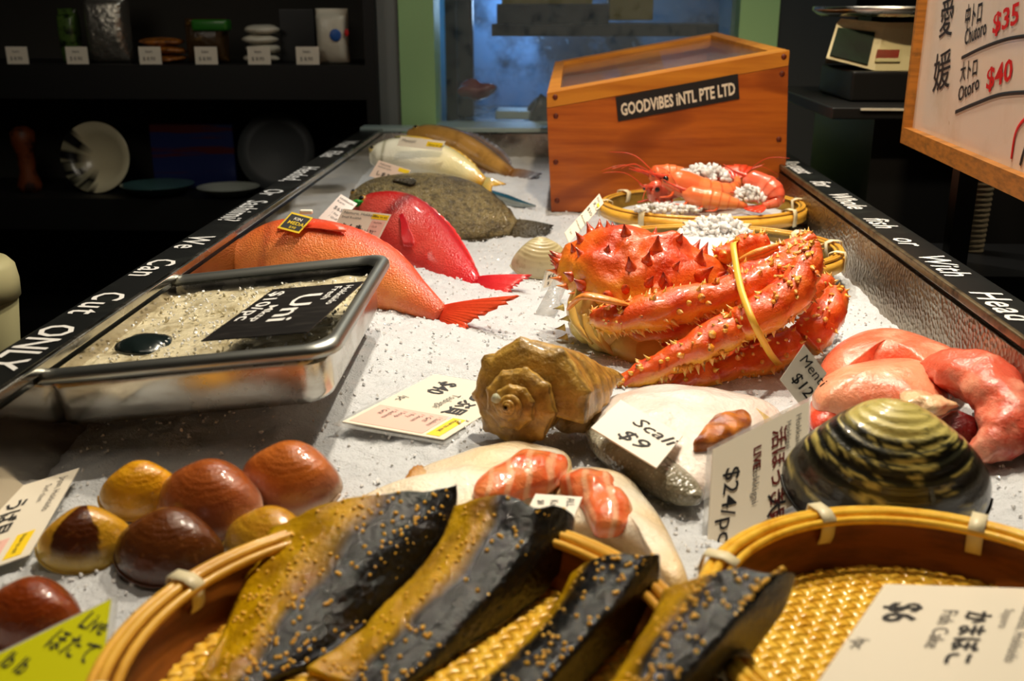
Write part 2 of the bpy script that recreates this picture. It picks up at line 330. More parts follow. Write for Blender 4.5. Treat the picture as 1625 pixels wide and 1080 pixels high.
def glyphs(items):
    out = []
    for it in items:
        s, x, y, size = it[:4]; o = it[4] if len(it) > 4 else {}
        cu = bpy.data.curves.new('tmp', 'FONT'); cu.body = s; cu.size = size; cu.offset = o.get('bold', 0) * size; cu.shear = o.get('shear', 0); cu.resolution_u = 2
        cu.space_character = o.get('space', 1.0); cu.align_x = o.get('align', 'LEFT')
        ob = bpy.data.objects.new('tmp', cu); COL.objects.link(ob); bpy.context.view_layer.update()
        ev = ob.evaluated_get(bpy.context.evaluated_depsgraph_get()); me = ev.to_mesh()
        sx = o.get('sx', 1.0); ca, sa = math.cos(o.get('rot', 0)), math.sin(o.get('rot', 0)); V = []
        for v in me.vertices:
            a, b = v.co.x * sx, v.co.y
            V.append((x + a * ca - b * sa, y + a * sa + b * ca))
        F = [tuple(p.vertices) for p in me.polygons]; ev.to_mesh_clear()
        bpy.data.objects.remove(ob); bpy.data.curves.remove(cu); out.append((V, F))
    return out
def letter(parent, items, O, U, W, mat, off=.0006, name='lettering', split=False):
    if split:
        for it in items: letter(parent, [it], O, U, W, mat, off, 'word')
        return
    """items (text, x, y, size[, opts]) laid in the plane O + U*x + W*y"""
    N = U.cross(W).normalized(); mb = MB()
    for V, F in glyphs(items): mb.add([O + U * a + W * b + N * off for a, b in V], F)
    if not mb.V: return
    return mb.mk(name, mat, parent, smooth=False)
def strip(parent, name, mat, O, U, W, x0, y0, x1, y1, off=.0004, th=.0003):
    N = U.cross(W).normalized(); mb = MB()
    q = [O + U * a + W * b + N * off for a, b in ((x0, y0), (x1, y0), (x1, y1), (x0, y1))]
    mb.add(q + [p - N * th for p in q], [(0, 1, 2, 3), (7, 6, 5, 4), (0, 4, 5, 1), (1, 5, 6, 2), (2, 6, 7, 3), (3, 7, 4, 0)])
    return mb.mk(name, mat, parent, smooth=False)
def card(name, label, cat, TL, TR, BL, mat, inks=(), bars=(), group=None, th=.0012, lam=0.0, bend=0.0):
    """inks: (material, [(text, u, v, size, opts)]) with u,v as fractions from top left; size a fraction of the card's height"""
    TL, TR, BL = Vector(TL), Vector(TR), Vector(BL)
    W = (TR - TL).length; H = (BL - TL).length; U = (TR - TL).normalized(); Vu = (TL - BL).normalized(); N = U.cross(Vu).normalized()
    allp = [TL, TR, BL, TR + BL - TL]; lo = min(allp, key=lambda p: p.z); cen = sum(allp, Vector()) / 4
    t = thing(name, label, cat, (cen.x, cen.y, lo.z), group)
    mb = MB(); q = [TL, TR, TR + BL - TL, BL]
    mb.add(q + [p - N * th for p in q], [(0, 3, 2, 1), (4, 5, 6, 7), (0, 1, 5, 4), (1, 2, 6, 5), (2, 3, 7, 6), (3, 0, 4, 7)])
    mb.mk('card', mat, t, smooth=False)
    if lam:
        a, b = U * lam, Vu * lam; q = [p - N * (th * 1.5) for p in (TL - a + b, TR + a + b, TR + BL - TL + a - b, BL - a - b)]; mb = MB()
        mb.add(q + [p - N * th for p in q], [(0, 3, 2, 1), (4, 5, 6, 7), (0, 1, 5, 4), (1, 2, 6, 5), (2, 3, 7, 6), (3, 0, 4, 7)])
        mb.mk('sleeve', LAMI, t, smooth=False)
    for (m, x0, y0, x1, y1) in bars: strip(t, 'highlight_bar', m, TL, U, Vu, x0 * W, -y1 * H, x1 * W, -y0 * H, .0003)
    for (m, its) in inks:
        letter(t, [(s, u * W, -v * H, sz * H, *r) for (s, u, v, sz, *r) in its], TL, U, Vu, m, .0007)
    return t
def eat_list(u, v, sz, n=5, dv=.13):
    ls = ['/ Sashimi', '/ Grill', '/ Steam', '/ Fry', '/ Soup']
    return [(ls[i % 5], u, v + dv * i, sz) for i in range(n)]

# ------------------------------------------------------------------ setting
def struct(name, c, s, mat, bev=0):
    mb = MB(); box(mb, c, s, bev); return mb.mk(name, mat, None, smooth=False, kind='structure')
FZ = -0.9
struct('floor', (-.4, 1.4, FZ - .05), (4.6, 6.2, .1), FLOORM)
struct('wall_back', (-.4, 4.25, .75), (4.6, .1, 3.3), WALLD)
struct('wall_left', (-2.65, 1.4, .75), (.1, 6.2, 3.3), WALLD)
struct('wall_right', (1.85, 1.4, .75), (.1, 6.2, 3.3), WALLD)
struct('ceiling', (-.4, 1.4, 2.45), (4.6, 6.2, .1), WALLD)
YE = 2.72                                            # far end of the trough
XL, XR, ZR = -0.463, 0.452, 0.11                     # inner faces, rail height
t = thing('display_counter', 'long ice-filled fish display counter with lettered black rails', 'counter', (0, 1.5, FZ))
mb = MB(); box(mb, ((XL + XR) / 2, 1.52, -.48), (XR - XL + .11, 2.5, .84)); mb.mk('cabinet', DARKP, t, False)
mb = MB(); box(mb, (XL - .004, 1.53, .02), (.008, 2.40, .16)); mb.mk('inner_wall', MIRROR, t, False)
mb = MB(); box(mb, (XR + .004, 1.53, .02), (.008, 2.40, .16)); mb.mk('inner_wall', WETWALL, t, False)
mb = MB(); box(mb, ((XL + XR) / 2, YE + .004, .02), (XR - XL, .008, .17)); mb.mk('inner_wall', STEEL, t, False)
mb = MB(); box(mb, ((XL + XR) / 2, YE + .03, ZR + .004), (XR - XL + .12, .06, .012), .003); mb.mk('end_sill', SILL, t, False)
lr = MB(); box(lr, (XL - .0315, 1.53, ZR - .012), (.055, 2.42, .03), .003); lr = lr.mk('rail', BLACKB, t, False)
rr = MB(); box(rr, (XR + .0345, 1.53, ZR - .012), (.055, 2.42, .03), .003); rr = rr.mk('rail', BLACKB, t, False)
for x in (XL - .002, XR + .003):
    mb = MB(); box(mb, (x, 1.53, ZR + .001), (.007, 2.42, .010), .002); mb.mk('edge_trim', EDGE if x > 0 else STEEL, t, True)
for x in (XL - .036, XR + .036):
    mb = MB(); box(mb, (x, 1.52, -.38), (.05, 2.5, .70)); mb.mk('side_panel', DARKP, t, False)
def rail_words(rail, x, words):
    U = Vector((0, -1, 0)); W = Vector((1, 0, 0))
    its = [(s, 3.0 - y0, -.001, .050, dict(bold=.012, shear=.12, space=sp)) for (s, y0, sp) in words]
    letter(rail, its, Vector((x, 3.0, ZR + .0035)), U, W, CHALK, .0005, split=True)
rail_words(lr, XL - .050, [('Want', 2.48, 1), ('Fillet', 2.30, 1), ('Headed,', 2.06, 1.1), ('Or', 1.79, 1), ('Sashimi?', 1.68, 1.05), ('We', 1.40, 1.1), ('Can', 1.26, 1.15), ('Cut', 1.10, 1.2), ('ONLY', .975, 1.0)])
rail_words(rr, XR + .016, [('Request', 2.18, 1), ('for', 1.92, 1), ('Whole', 1.79, 1.05), ('fish', 1.57, 1.1), ('or', 1.43, 1.1), ('With', 1.325, 1.1), ('Head', 1.145, 1.1), ('On', .98, 1)])

# ice bed
def ice_bed():
    x0, x1, y0, y1 = XL, XR, .33, YE; nx, ny = 190, 420; V = []; F = []
    for j in range(ny):
        for i in range(nx):
            u = j / (ny - 1); y = y0 + (y1 - y0) * (u ** 1.35); x = x0 + (x1 - x0) * i / (nx - 1)
            V.append(Vector((x, y, ice_z(x, y) + .0026 * noise.noise((x * 70, y * 70, 0)) + .0022 * noise.noise((x * 130, y * 130, 4)) + .0014 * noise.noise((x * 230, y * 230, 5)))))
    for j in range(ny - 1):
        for i in range(nx - 1): a = j * nx + i; F.append((a, a + 1, a + nx + 1, a + nx))
    mb = MB(); mb.add(V, F)
    gr = MB()
    for k in range(5200):
        y = .55 + 1.7 * random.random() ** 1.3; x = random.uniform(XL + .01, XR - .01); r = random.uniform(.0008, .0022)
        blob(gr, (x, y, ice_z(x, y) + r * .8), (r * random.uniform(.6, 1.3), r, r * .8), .5, rnd=rrot())
    for k in range(500):                                             # pellets banked near the right wall
        y = random.uniform(.95, 1.7); x = .355 + .03 * noise.noise((y * 7, 0, 0)) + random.uniform(-.02, .02); r = random.uniform(.003, .006)
        blob(mb, (x, y, ice_z(x, y) + r * .4), r, .3, rnd=rrot())
    # bed skirt down to the tray bottom
    o = mb.mk('crushed_ice', ICE, None, True, label='crushed white ice filling the display counter', category='ice', kind='stuff')
    gr.mk('ice_grains', ICEG, o, False, kind='stuff')
ice_bed()

# ------------------------------------------------------------------ baskets
def weave(mb, c, r, z, pitch, wd, amp, ang=.3, sy=1):
    ca, sa = math.cos(ang), math.sin(ang); n = int(r / pitch)
    for fam in (0, 1):
        for k in range(-n, n + 1):
            o = k * pitch; h = r * r - o * o
            if h <= 0: continue
            h = math.sqrt(h); m = max(3, int(2 * h / (pitch / 2))); rows = []
            for i in range(m + 1):
                s = -h + 2 * h * i / m; zz = amp * math.cos(math.pi * s / pitch) * (1 if (k + fam) % 2 else -1); row = []
                for q in (-.5, .5):
                    a, b = (s, o + q * wd) if fam == 0 else (o + q * wd, s)
                    row.append(Vector((c[0] + a * ca - b * sa, c[1] + (a * sa + b * ca) * sy, z + zz)))
                rows.append(row)
            sheet(mb, rows, .0011)
def basket(label, c, r, z0, zr, sy=1, ties=10, tph=.2, mats=(BAMB, BAMBD, BAMB), pitch=.0075, flare=.9, rim=.0055, group=None, wall_in=None):
    t = thing('bamboo_basket', label, 'basket', (c[0], c[1], z0), group)
    mb = MB(); weave(mb, c, r * flare, z0 + .004, pitch, pitch * .82, .0012, .35, sy); mb.mk('woven_base', mats[2], t)
    rf = r * flare; mb = MB(); hgt = zr - z0; pr = []
    for k in range(9):
        q = k / 8; pr.append((rf + (r - rf) * (q ** .7) + .0015 * math.sin(q * 18), hgt * q))
    for k in range(8, -1, -1):
        q = k / 8; pr.append((rf + (r - rf) * (q ** .7) - .004, hgt * q + .001))
    lathe(mb, (c[0], c[1], z0), pr, 72, sy=sy, closed=True); mb.mk('basket_wall', mats[1], t)
    mb = MB()
    for (dr, dz, q) in ((.002, 0, 1), (.002 - rim * .9, .001, 1), (.004, -rim * 1.5, 1.15), (-.002 - rim * 1.6, -.0005, .85)):
        pr = [(r + dr + rim * q * .55 * math.cos(a), dz + rim * q * .6 * math.sin(a)) for a in [2 * math.pi * i / 10 for i in range(10)]]
        lathe(mb, (c[0], c[1], zr), pr, 72, sy=sy, closed=True)
    pr = [(r + .0045, -.022), (r + .007, -.022), (r + .0075, -.004), (r + .0045, -.004)]
    lathe(mb, (c[0], c[1], zr), pr, 72, sy=sy, closed=True)
    mb.mk('rim', mats[0], t)
    for k in range(ties):
        a = tph + 2 * math.pi * k / ties; mb = MB(); V = []
        e = Vector((math.cos(a), math.sin(a) * sy, 0)); tg = Vector((-math.sin(a), math.cos(a) * sy, 0)).normalized()
        loop = [(.0095, -.024), (.0105, -.004), (.008, .0055), (-.006, .0065), (-.0145, .003), (-.013, -.012), (-.006, -.026)]
        rows = []
        for (dr, dz) in loop:
            b = Vector((c[0], c[1], zr)) + e * (r + dr) + Vector((0, 0, dz)); rows.append([b - tg * .0055, b, b + tg * .0055])
        sheet(mb, rows, .001); mb.mk('tie', TIE, t)
    return t
def chunks(mb, c, rx, ry, h, n, r0=.004, r1=.009, zfn=None):
    for k in range(n):
        a = random.uniform(0, 6.283); q = math.sqrt(random.random()); x = c[0] + rx * q * math.cos(a); y = c[1] + ry * q * math.sin(a)
        z = c[2] + h * (1 - q * q) * random.uniform(.55, 1); r = random.uniform(r0, r1)
        blob(mb, (x, y, z), (r * random.uniform(.7, 1.4), r, r * random.uniform(.6, 1.1)), .55, rnd=rrot())
    return mb
# prawn basket at the back, ice basket behind the crab
bc = D(1115, 316, 1.89); PB = (bc.x, bc.y); PZ = 0.078
basket('shallow bamboo basket of prawns standing against the wooden box', PB, .182, .042, PZ, .82, 8, .1, (BAMB, BAMBD, BAMBB), rim=.0034)
bc = D(1132, 388, 1.545); IB = (bc.x, bc.y); IZ = .074
basket('round bamboo basket of ice half hidden behind the king crab', IB, .190, .010, IZ, .80, 12, .12, (BAMB, BAMBD, BAMBB), rim=.0042)
mb = MB(); blob(mb, (IB[0], IB[1] + .01, .052), (.15, .115, .03), .12, hi=True); mb.mk('crushed_ice', ICE, None, label='bed of crushed ice inside the basket behind the crab', category='ice', kind='stuff')
c = D(1135, 375, 1.60); mb = chunks(MB(), (c.x, c.y, .066), .070, .055, .042, 520, .0035, .0075)
blob(mb, (c.x, c.y, .068), (.062, .05, .028), .1, hi=True)
mb.mk('ice_mound', ICEC, None, label='heap of clear crushed ice on the basket behind the crab', category='ice', kind='stuff')
# ------------------------------------------------------------------ prawns
def prawn(label, pts, r, seed, eye=True, up=Vector((0, 0, 1)), tint=0, feel=True):
    """pts: head to tail"""
    random.seed(seed)
    A, B, Cc = S(242, 122, 64), S(255, 178, 120), S(214, 64, 34)
    if tint: A, B = S(236, 100, 72), S(252, 164, 132)
    base = min(pts, key=lambda p: p.z); t = thing('prawn', label, 'prawn', base, 'prawns in the back basket')
    L = sum((pts[i + 1] - pts[i]).length for i in range(len(pts) - 1)); V = []; C = []; m, n = 64, 16
    for i in range(m):
        q = i / (m - 1); p = crom(pts, q); d = (crom(pts, min(1, q + .01)) - crom(pts, max(0, q - .01))).normalized(); a = d.cross(up).normalized(); b = a.cross(d)
        rad = r * (.25 + .75 * sst(0, .16, q)) * (1 - .72 * sst(.35, 1, q)) * (1 + (.09 * ((q * 7.5) % 1) if q > .34 else 0))
        for j in range(n):
            ph = 2 * math.pi * j / n; V.append(p + (a * math.cos(ph) * .85 + b * math.sin(ph)) * rad)
            f = .5 + .5 * math.sin(ph); cc = lerp(A, B, 1 - f)
            if q > .34 and ((q * 7.5) % 1) > .86: cc = lerp(cc, Cc, .6)
            if q < .3: cc = lerp(cc, Cc, .35)
            C.append(cc)
    mb = MB(); mb.add(V, ringfaces(m, n), C); mb.mk('body', PRAWN, t)
    h = pts[0]; d = (pts[0] - crom(pts, .12)).normalized(); a = d.cross(up).normalized()
    mb = MB(); tube(mb, [h - d * r * .6 + up * r * .35, h + d * r * .9 + up * r * .55, h + d * r * 2.1 + up * r * .9], [r * .22, r * .12, r * .02], 6, 8, Cc); mb.mk('rostrum', PRAWN, t)
    if eye:
        for s in (1, -1):
            mb = MB(); blob(mb, h - d * r * .15 + a * s * r * .62 + up * r * .3, r * .24, hi=True); mb.mk('eye', EYE, t)
    if feel:
        for k in range(2):
            s = 1 if k % 2 else -1; e = h + d * r * (3 + 1.5 * random.random()) + a * s * r * (1 + 2 * random.random()) + up * r * random.uniform(-.5, 2.2)
            mb = MB(); tube(mb, [h, (h + e) / 2 + up * r * .8, e], [r * .045, r * .035, r * .02], 5, 12, Cc); mb.mk('antenna', PRAWN, t)
    for k in range(6):
        q = .12 + .1 * k; p = crom(pts, q); dd = (crom(pts, q + .02) - p).normalized(); aa = dd.cross(up).normalized(); s = -1 if k % 2 else 1
        mb = MB(); tube(mb, [p - up * r * .5, p - up * r * .9 + aa * s * r * .9 - dd * r * .4, p - up * r * 1.05 + aa * s * r * 1.2 - dd * r * 1.3], [r * .13, r * .1, r * .05], 6, 8, lerp(Cc, A, .5)); mb.mk('leg', PRAWN, t)
    e = pts[-1]; d = (e - crom(pts, .92)).normalized(); a = d.cross(up).normalized()
    mb = MB()
    for k in range(-2, 3):
        f = (d + a * k * .32).normalized(); g = [[e - d * r * .2 + (-f.cross(up).normalized() * q * r * .30 * (0.4 + 1.2 * u * (1.4 - u))) + f * r * 1.9 * u + up * .0006 * k for q in (-1, 0, 1)] for u in (0, .25, .5, .75, 1)]
        sheet(mb, g, .0012, [[Cc] * 3] * 5)
    mb.mk('tail_fan', PRAWN, t)
def PX(pl, Y0): return [D(x, y, Y0 + dy) for (x, y, dy) in pl]
prawn('plump orange prawn on top of the heap with black eye', PX([(1050, 288, -.04), (1085, 292, -.035), (1120, 305, -.03), (1150, 306, -.02), (1168, 296, 0), (1170, 283, .02)], 1.87), .0235, 1)
prawn('orange prawn lying lowest along the front of the basket', PX([(1082, 306, -.06), (1110, 313, -.065), (1140, 318, -.07), (1166, 323, -.075), (1184, 327, -.07)], 1.86), .0175, 2, eye=False)
prawn('pink curled prawn at the right edge of the basket', PX([(1180, 285, -.01), (1205, 292, -.03), (1228, 305, -.05), (1232, 320, -.06), (1212, 327, -.075)], 1.86), .021, 3, eye=False, tint=1, feel=False)
prawn('red prawn sprawled under the top one with its feelers left', PX([(1032, 305, -.03), (1050, 303, 0), (1075, 302, .02), (1100, 305, .04)], 1.87), .020, 4, tint=1)
prawn('orange prawn at the back left with its head raised', PX([(1030, 280, .05), (1055, 278, .06), (1085, 278, .06), (1110, 283, .06)], 1.87), .020, 5)
prawn('red prawn behind the ice with its feelers to the right', PX([(1178, 278, .05), (1160, 280, .05), (1135, 285, .05), (1112, 292, .05)], 1.87), .019, 6, tint=1)
random.seed(11)
mb = MB(); blob(mb, (PB[0], PB[1], .050), (.165, .125, .022), .1, hi=True); mb.mk('crushed_ice', ICE, None, label='crushed ice bed under the prawns in the back basket', category='ice', kind='stuff')
c = D(1118, 272, 1.88); mb = chunks(MB(), (c.x, c.y, c.z - .012), .048, .035, .026, 170, .0035, .0075); mb.mk('ice_mound', ICEC, None, label='clear ice heaped on top of the prawns', category='ice', kind='stuff')
c = D(1188, 305, 1.80); mb = chunks(MB(), (c.x, c.y, c.z - .012), .026, .015, .026, 80, .0035, .007); mb.mk('ice_mound', ICEC, None, label='clear ice lumps beside the curled pink prawn', category='ice', kind='stuff')
c = D(1060, 324, 1.78); mb = chunks(MB(), (c.x, c.y, c.z - .010), .06, .018, .012, 110, .003, .006); mb.mk('ice_mound', ICEC, None, label='clear ice along the front rim of the prawn basket', category='ice', kind='stuff')

# ------------------------------------------------------------------ king crab
def crab():
    RED, ORG, YEL, CRM, DRK = S(212, 56, 12), S(246, 112, 40), S(246, 176, 50), S(238, 212, 120), S(60, 8, 4)
    cb = D(1080, 560, 1.25); t = thing('king_crab', 'bundled red king crab with spiny shell and folded legs', 'crab', (cb.x, cb.y, 0))
    random.seed(5)
    # carapace: a domed shell open on its underside
    cc = D(1008, 446, 1.29); ax, ay, az = .098, .078, .060
    def cpt(u, v):                                   # u angle around, v 0 top .. 1 rim
        a = u; s = math.sin(v * 1.62); hgt = math.cos(v * 1.62)
        k = 1 + .10 * math.cos(a * 2 + .5) + .05 * math.cos(3 * a) + (.16 * max(0, math.cos(a - .15)) ** 6)
        p = Vector((ax * k * s * math.cos(a), ay * s * math.sin(a), az * hgt))
        p += p.normalized() * (.006 * noise.noise(p * 32) + .003 * noise.noise(p * 80)); p.z += .012 * math.exp(-((p.x + .035) ** 2 + (p.y - .005) ** 2) / .0016) + .010 * math.exp(-((p.x - .04) ** 2 + p.y ** 2) / .0012) + .006 * noise.noise(p * 40)
        # tip the shell towards the viewer
        M = Euler((R(14), R(5), R(-6))).to_matrix(); return cc + M @ p
    nu, nv = 72, 26; V = []; C = []
    for j in range(nv):
        for i in range(nu):
            v = .02 + .98 * j / (nv - 1); u = 2 * math.pi * i / nu; V.append(cpt(u, v)); f = sst(.50, .88, v + .12 * noise.noise(V[-1] * 30)); f = max(f, sst(.004, -.030, V[-1].z - cc.z + .014 * noise.noise(V[-1] * 36))) if V[-1].y < cc.y else f; front = .5 - .5 * math.sin(u)
            C.append(lerp(lerp(ORG, RED, .5 + .9 * noise.noise(V[-1] * 22)), YEL, f * (.35 + .65 * front)))
    n0 = len(V)
    for j in range(6):                               # turned-in lip
        for i in range(nu):
            u = 2 * math.pi * i / nu; p = cpt(u, 1); q = p + (cc - p) * .055 * (j + 1) + Vector((0, 0, -.004 * (j + 1) * .5)); V.append(q); C.append(lerp(YEL, S(200, 110, 40), j / 5))
    mb = MB(); mb.add(V, ringfaces(nv + 6, nu), C)
    for k in range(64):
        u = random.uniform(0, 2 * math.pi); v = math.sqrt(random.random()) * .93 + .04
        p = cpt(u, v); nrm = (cpt(u + .03, v) - cpt(u - .03, v)).cross(cpt(u, v + .03) - cpt(u, v - .03)).normalized()
        if nrm.dot(p - cc) < 0: nrm = -nrm
        big = random.random() ** 1.5; nrm = (nrm + Vector((0, 0, .35))).normalized()
        cone(mb, p, nrm, .0055 + .0055 * big, .010 + .011 * big, lerp(RED, ORG, .4), S(120, 10, 6), 9)
    for k in range(26):                              # spines along the rim
        u = 2 * math.pi * k / 26; p = cpt(u, .97); o = Vector((p.x - cc.x, p.y - cc.y, .01)).normalized()
        cone(mb, p, o, .0045, .013, ORG, S(230, 150, 60) if math.sin(u) < 0 else DRK)
    mb.mk('carapace', CRAB, t)
    # underside: pale overlapping plates of the abdomen and leg bases
    mb = MB()
    for (x, y, Y, rx, ry, rz, c) in ((945, 500, 1.27, .034, .04, .036, CRM), (930, 485, 1.26, .026, .035, .032, lerp(CRM, S(150, 70, 20), .35)), (968, 528, 1.25, .030, .035, .030, CRM), (1000, 556, 1.23, .030, .03, .026, S(236, 206, 116)), (1040, 560, 1.22, .036, .03, .024, S(226, 160, 70)), (1030, 520, 1.27, .05, .05, .04, S(190, 70, 24)), (1110, 505, 1.28, .07, .05, .045, S(176, 40, 14)), (1180, 520, 1.27, .05, .04, .035, S(170, 36, 12))):
        blob(mb, D(x, y, Y), (rx, ry, rz), .10, c, True)
    for (x, y) in ((900, 505), (893, 520), (897, 535), (907, 548), (891, 488)):
        cone(mb, D(x, y, 1.26), (-1, -.2, -.1), .0042, .011, CRM, DRK)
    for k in range(4):                               # curved plate edges
        mb2 = [D(905 + 22 * k, 478 + 20 * k, 1.225), D(915 + 24 * k, 515 + 18 * k, 1.215), D(940 + 26 * k, 545 + 14 * k, 1.215)]
        tube(mb, mb2, [.004, .007, .004], 8, 12, S(226, 190, 100), flat=.6)
    mb.mk('underside', CRABY, t)
    rc = [D(902, 490, 1.205), D(925, 470, 1.19), D(965, 476, 1.185), D(1000, 484, 1.19)]
    mb = MB(); tube(mb, rc, [.004, .008, .009, .004], 10, 20, S(240, 150, 60), flat=.5)
    for k in range(12): cone(mb, crom(rc, .1 + .07 * k), (0, -1, .4), .0022, .003, YEL, CRM)
    mb.mk('shell_flap', CRAB, t)
    # legs: chains of segments (px, py, Y, radius in px)
    def leg(segs, nm='leg', nub=16, seed=1):
        random.seed(seed); mb = MB()
        for sg in segs:
            pts = [D(x, y, Y) for (x, y, Y, r) in sg]; rad = [r * mpp(p) for (x, y, Y, r), p in zip(sg, pts)]
            vent = Vector((0, -.15, -1))
            def cf(q, ph):
                f = sst(-.22 + .30 * noise.noise((q * 6, ph, seed + 2)), .48, -math.sin(ph)); base = lerp(RED, ORG, max(0, min(1, .4 + .9 * noise.noise((q * 7, ph, seed)))))
                return lerp(base, YEL, min(1, f * .95 + .22 * max(0, noise.noise((q * 9, ph * 2, seed + 5)))))
            tube(mb, pts, rad, 20, 34, colfn=cf, bumpy=.0042, flat=.92)
            L = sum((pts[i + 1] - pts[i]).length for i in range(len(pts) - 1))
            for k in range(int(9 * L / .03)):                 # pale keel spines along the lower edge
                q = min(.98, (k + .5) / int(9 * L / .03) + random.gauss(0, .01)); p = crom(pts, q); r = crom(rad, q); d = (crom(pts, min(1, q + .02)) - crom(pts, max(0, q - .02))).normalized()
                a = d.cross(Vector((0, 0, 1))).normalized(); b = a.cross(d); ph = -1.0 + random.gauss(0, .22) if k % 3 else 1.75 + random.gauss(0, .3); o = a * math.cos(ph) + b * math.sin(ph) * .92
                cone(mb, p + o * r * .96, (o + d * .4).normalized(), .0030, .005 + .003 * random.random(), YEL, CRM)
            for k in range(int(1.6 * nub * max(.5, L / .09))):
                q = random.uniform(.04, .97); p = crom(pts, q); r = crom(rad, q); d = (crom(pts, min(1, q + .02)) - crom(pts, max(0, q - .02))).normalized()
                a = d.cross(Vector((0, 0, 1))).normalized(); b = a.cross(d); lower = random.random() < .34
                ph = random.uniform(-2.9, -.3) if lower else random.uniform(0, math.pi * 2); o = a * math.cos(ph) + b * math.sin(ph) * .92
                cone(mb, p + o * r * .97, (o + d * .35).normalized(), .0030 + .0022 * random.random(), .0045 + .0055 * random.random() * (1.3 if lower else .8), lerp(ORG, YEL, .75 if random.random() < .8 else .2), CRM if random.random() < .75 else DRK)
            for e in (0, 1):                          # raised collar at each joint
                p = crom(pts, .03 if e == 0 else .97); r = rad[0] if e == 0 else rad[-1]
                for k in range(7):
                    ph = k * .9 + e; d = (pts[1] - pts[0]).normalized(); a = d.cross(Vector((0, 0, 1))).normalized(); b = a.cross(d)
                    cone(mb, p + (a * math.cos(ph) + b * math.sin(ph)) * r * .95, (a * math.cos(ph) + b * math.sin(ph) + d * (.5 if e else -.5)), .003, .006, YEL, CRM)
        mb.mk(nm, CRAB, t)
    leg([[(938, 500, 1.20, 10), (958, 505, 1.195, 24), (985, 506, 1.195, 27)], [(985, 506, 1.195, 26), (1040, 494, 1.19, 32), (1110, 477, 1.195, 29), (1180, 458, 1.20, 27), (1232, 434, 1.21, 25)], [(1232, 436, 1.21, 26), (1262, 416, 1.22, 27), (1282, 398, 1.23, 22)]], seed=1)
    leg([[(1288, 388, 1.20, 16), (1282, 420, 1.185, 24), (1262, 455, 1.17, 32), (1240, 478, 1.16, 34), (1205, 500, 1.15, 34), (1168, 516, 1.145, 30)], [(1166, 520, 1.145, 30), (1130, 540, 1.135, 31), (1080, 566, 1.125, 26), (1030, 588, 1.118, 21), (975, 612, 1.11, 12)]], seed=2, nub=22)
    leg([[(1330, 462, 1.25, 16), (1318, 490, 1.23, 26), (1296, 520, 1.215, 33), (1275, 543, 1.205, 30)], [(1262, 545, 1.20, 28), (1220, 563, 1.185, 30), (1170, 580, 1.17, 27), (1125, 592, 1.155, 24)], [(1128, 588, 1.15, 27), (1095, 602, 1.14, 23), (1060, 611, 1.135, 11), (1035, 614, 1.13, 4)]], seed=3, nub=20)
    leg([[(1165, 445, 1.25, 22), (1210, 425, 1.255, 25), (1255, 400, 1.26, 22), (1290, 378, 1.27, 14)]], seed=4)
    leg([[(1318, 448, 1.30, 14), (1290, 462, 1.285, 24), (1255, 480, 1.275, 24), (1225, 500, 1.27, 20)]], seed=5)
    leg([[(985, 520, 1.235, 18), (1040, 528, 1.225, 24), (1100, 520, 1.22, 24), (1150, 505, 1.22, 22)]], seed=6, nub=8)
    leg([[(1050, 560, 1.20, 16), (1100, 556, 1.20, 20), (1160, 545, 1.205, 22), (1205, 530, 1.21, 20)]], seed=7, nub=10)
    leg([[(1135, 405, 1.29, 12), (1160, 400, 1.285, 18), (1190, 390, 1.285, 20), (1216, 380, 1.29, 13)]], 'claw', 12, 8)
    leg([[(1030, 610, 1.125, 5), (1060, 600, 1.135, 10), (1100, 592, 1.15, 13), (1130, 582, 1.16, 12)]], 'claw', 6, 9)
    for s in range(3):
        p = [D(1175, 425 - 6 * s, 1.265), D(1200, 415 - 7 * s, 1.25), D(1235, 398 - 5 * s, 1.25)]
        mb = MB(); tube(mb, p, [.004, .005, .003], 8, 14, S(240, 170, 80)); mb.mk('feeler', CRAB, t)
    # rubber band round the bundle
    fr = [D(1164, 386, 1.245), D(1168, 420, 1.195), D(1175, 455, 1.150), D(1185, 485, 1.115), D(1196, 512, 1.098), D(1212, 543, 1.105), D(1226, 566, 1.135), D(1240, 576, 1.20), D(1225, 520, 1.33), D(1200, 440, 1.36), D(1175, 395, 1.33)]
    mb = MB(); n = 90; rows = []
    for i in range(n + 1):
        q = (i % n) / n; p = crom(fr, q, True); d = (crom(fr, q + .005, True) - crom(fr, q - .005, True)).normalized(); o = (p - sum(fr, Vector()) / len(fr)).normalized(); s = d.cross(o).normalized()
        rows.append([p - s * .0038, p, p + s * .0038])
    sheet(mb, rows, .0016); mb.mk('rubber_band', RUBBER, None, label='flat yellow rubber band wrapped around the king crab legs', category='rubber band')
crab()

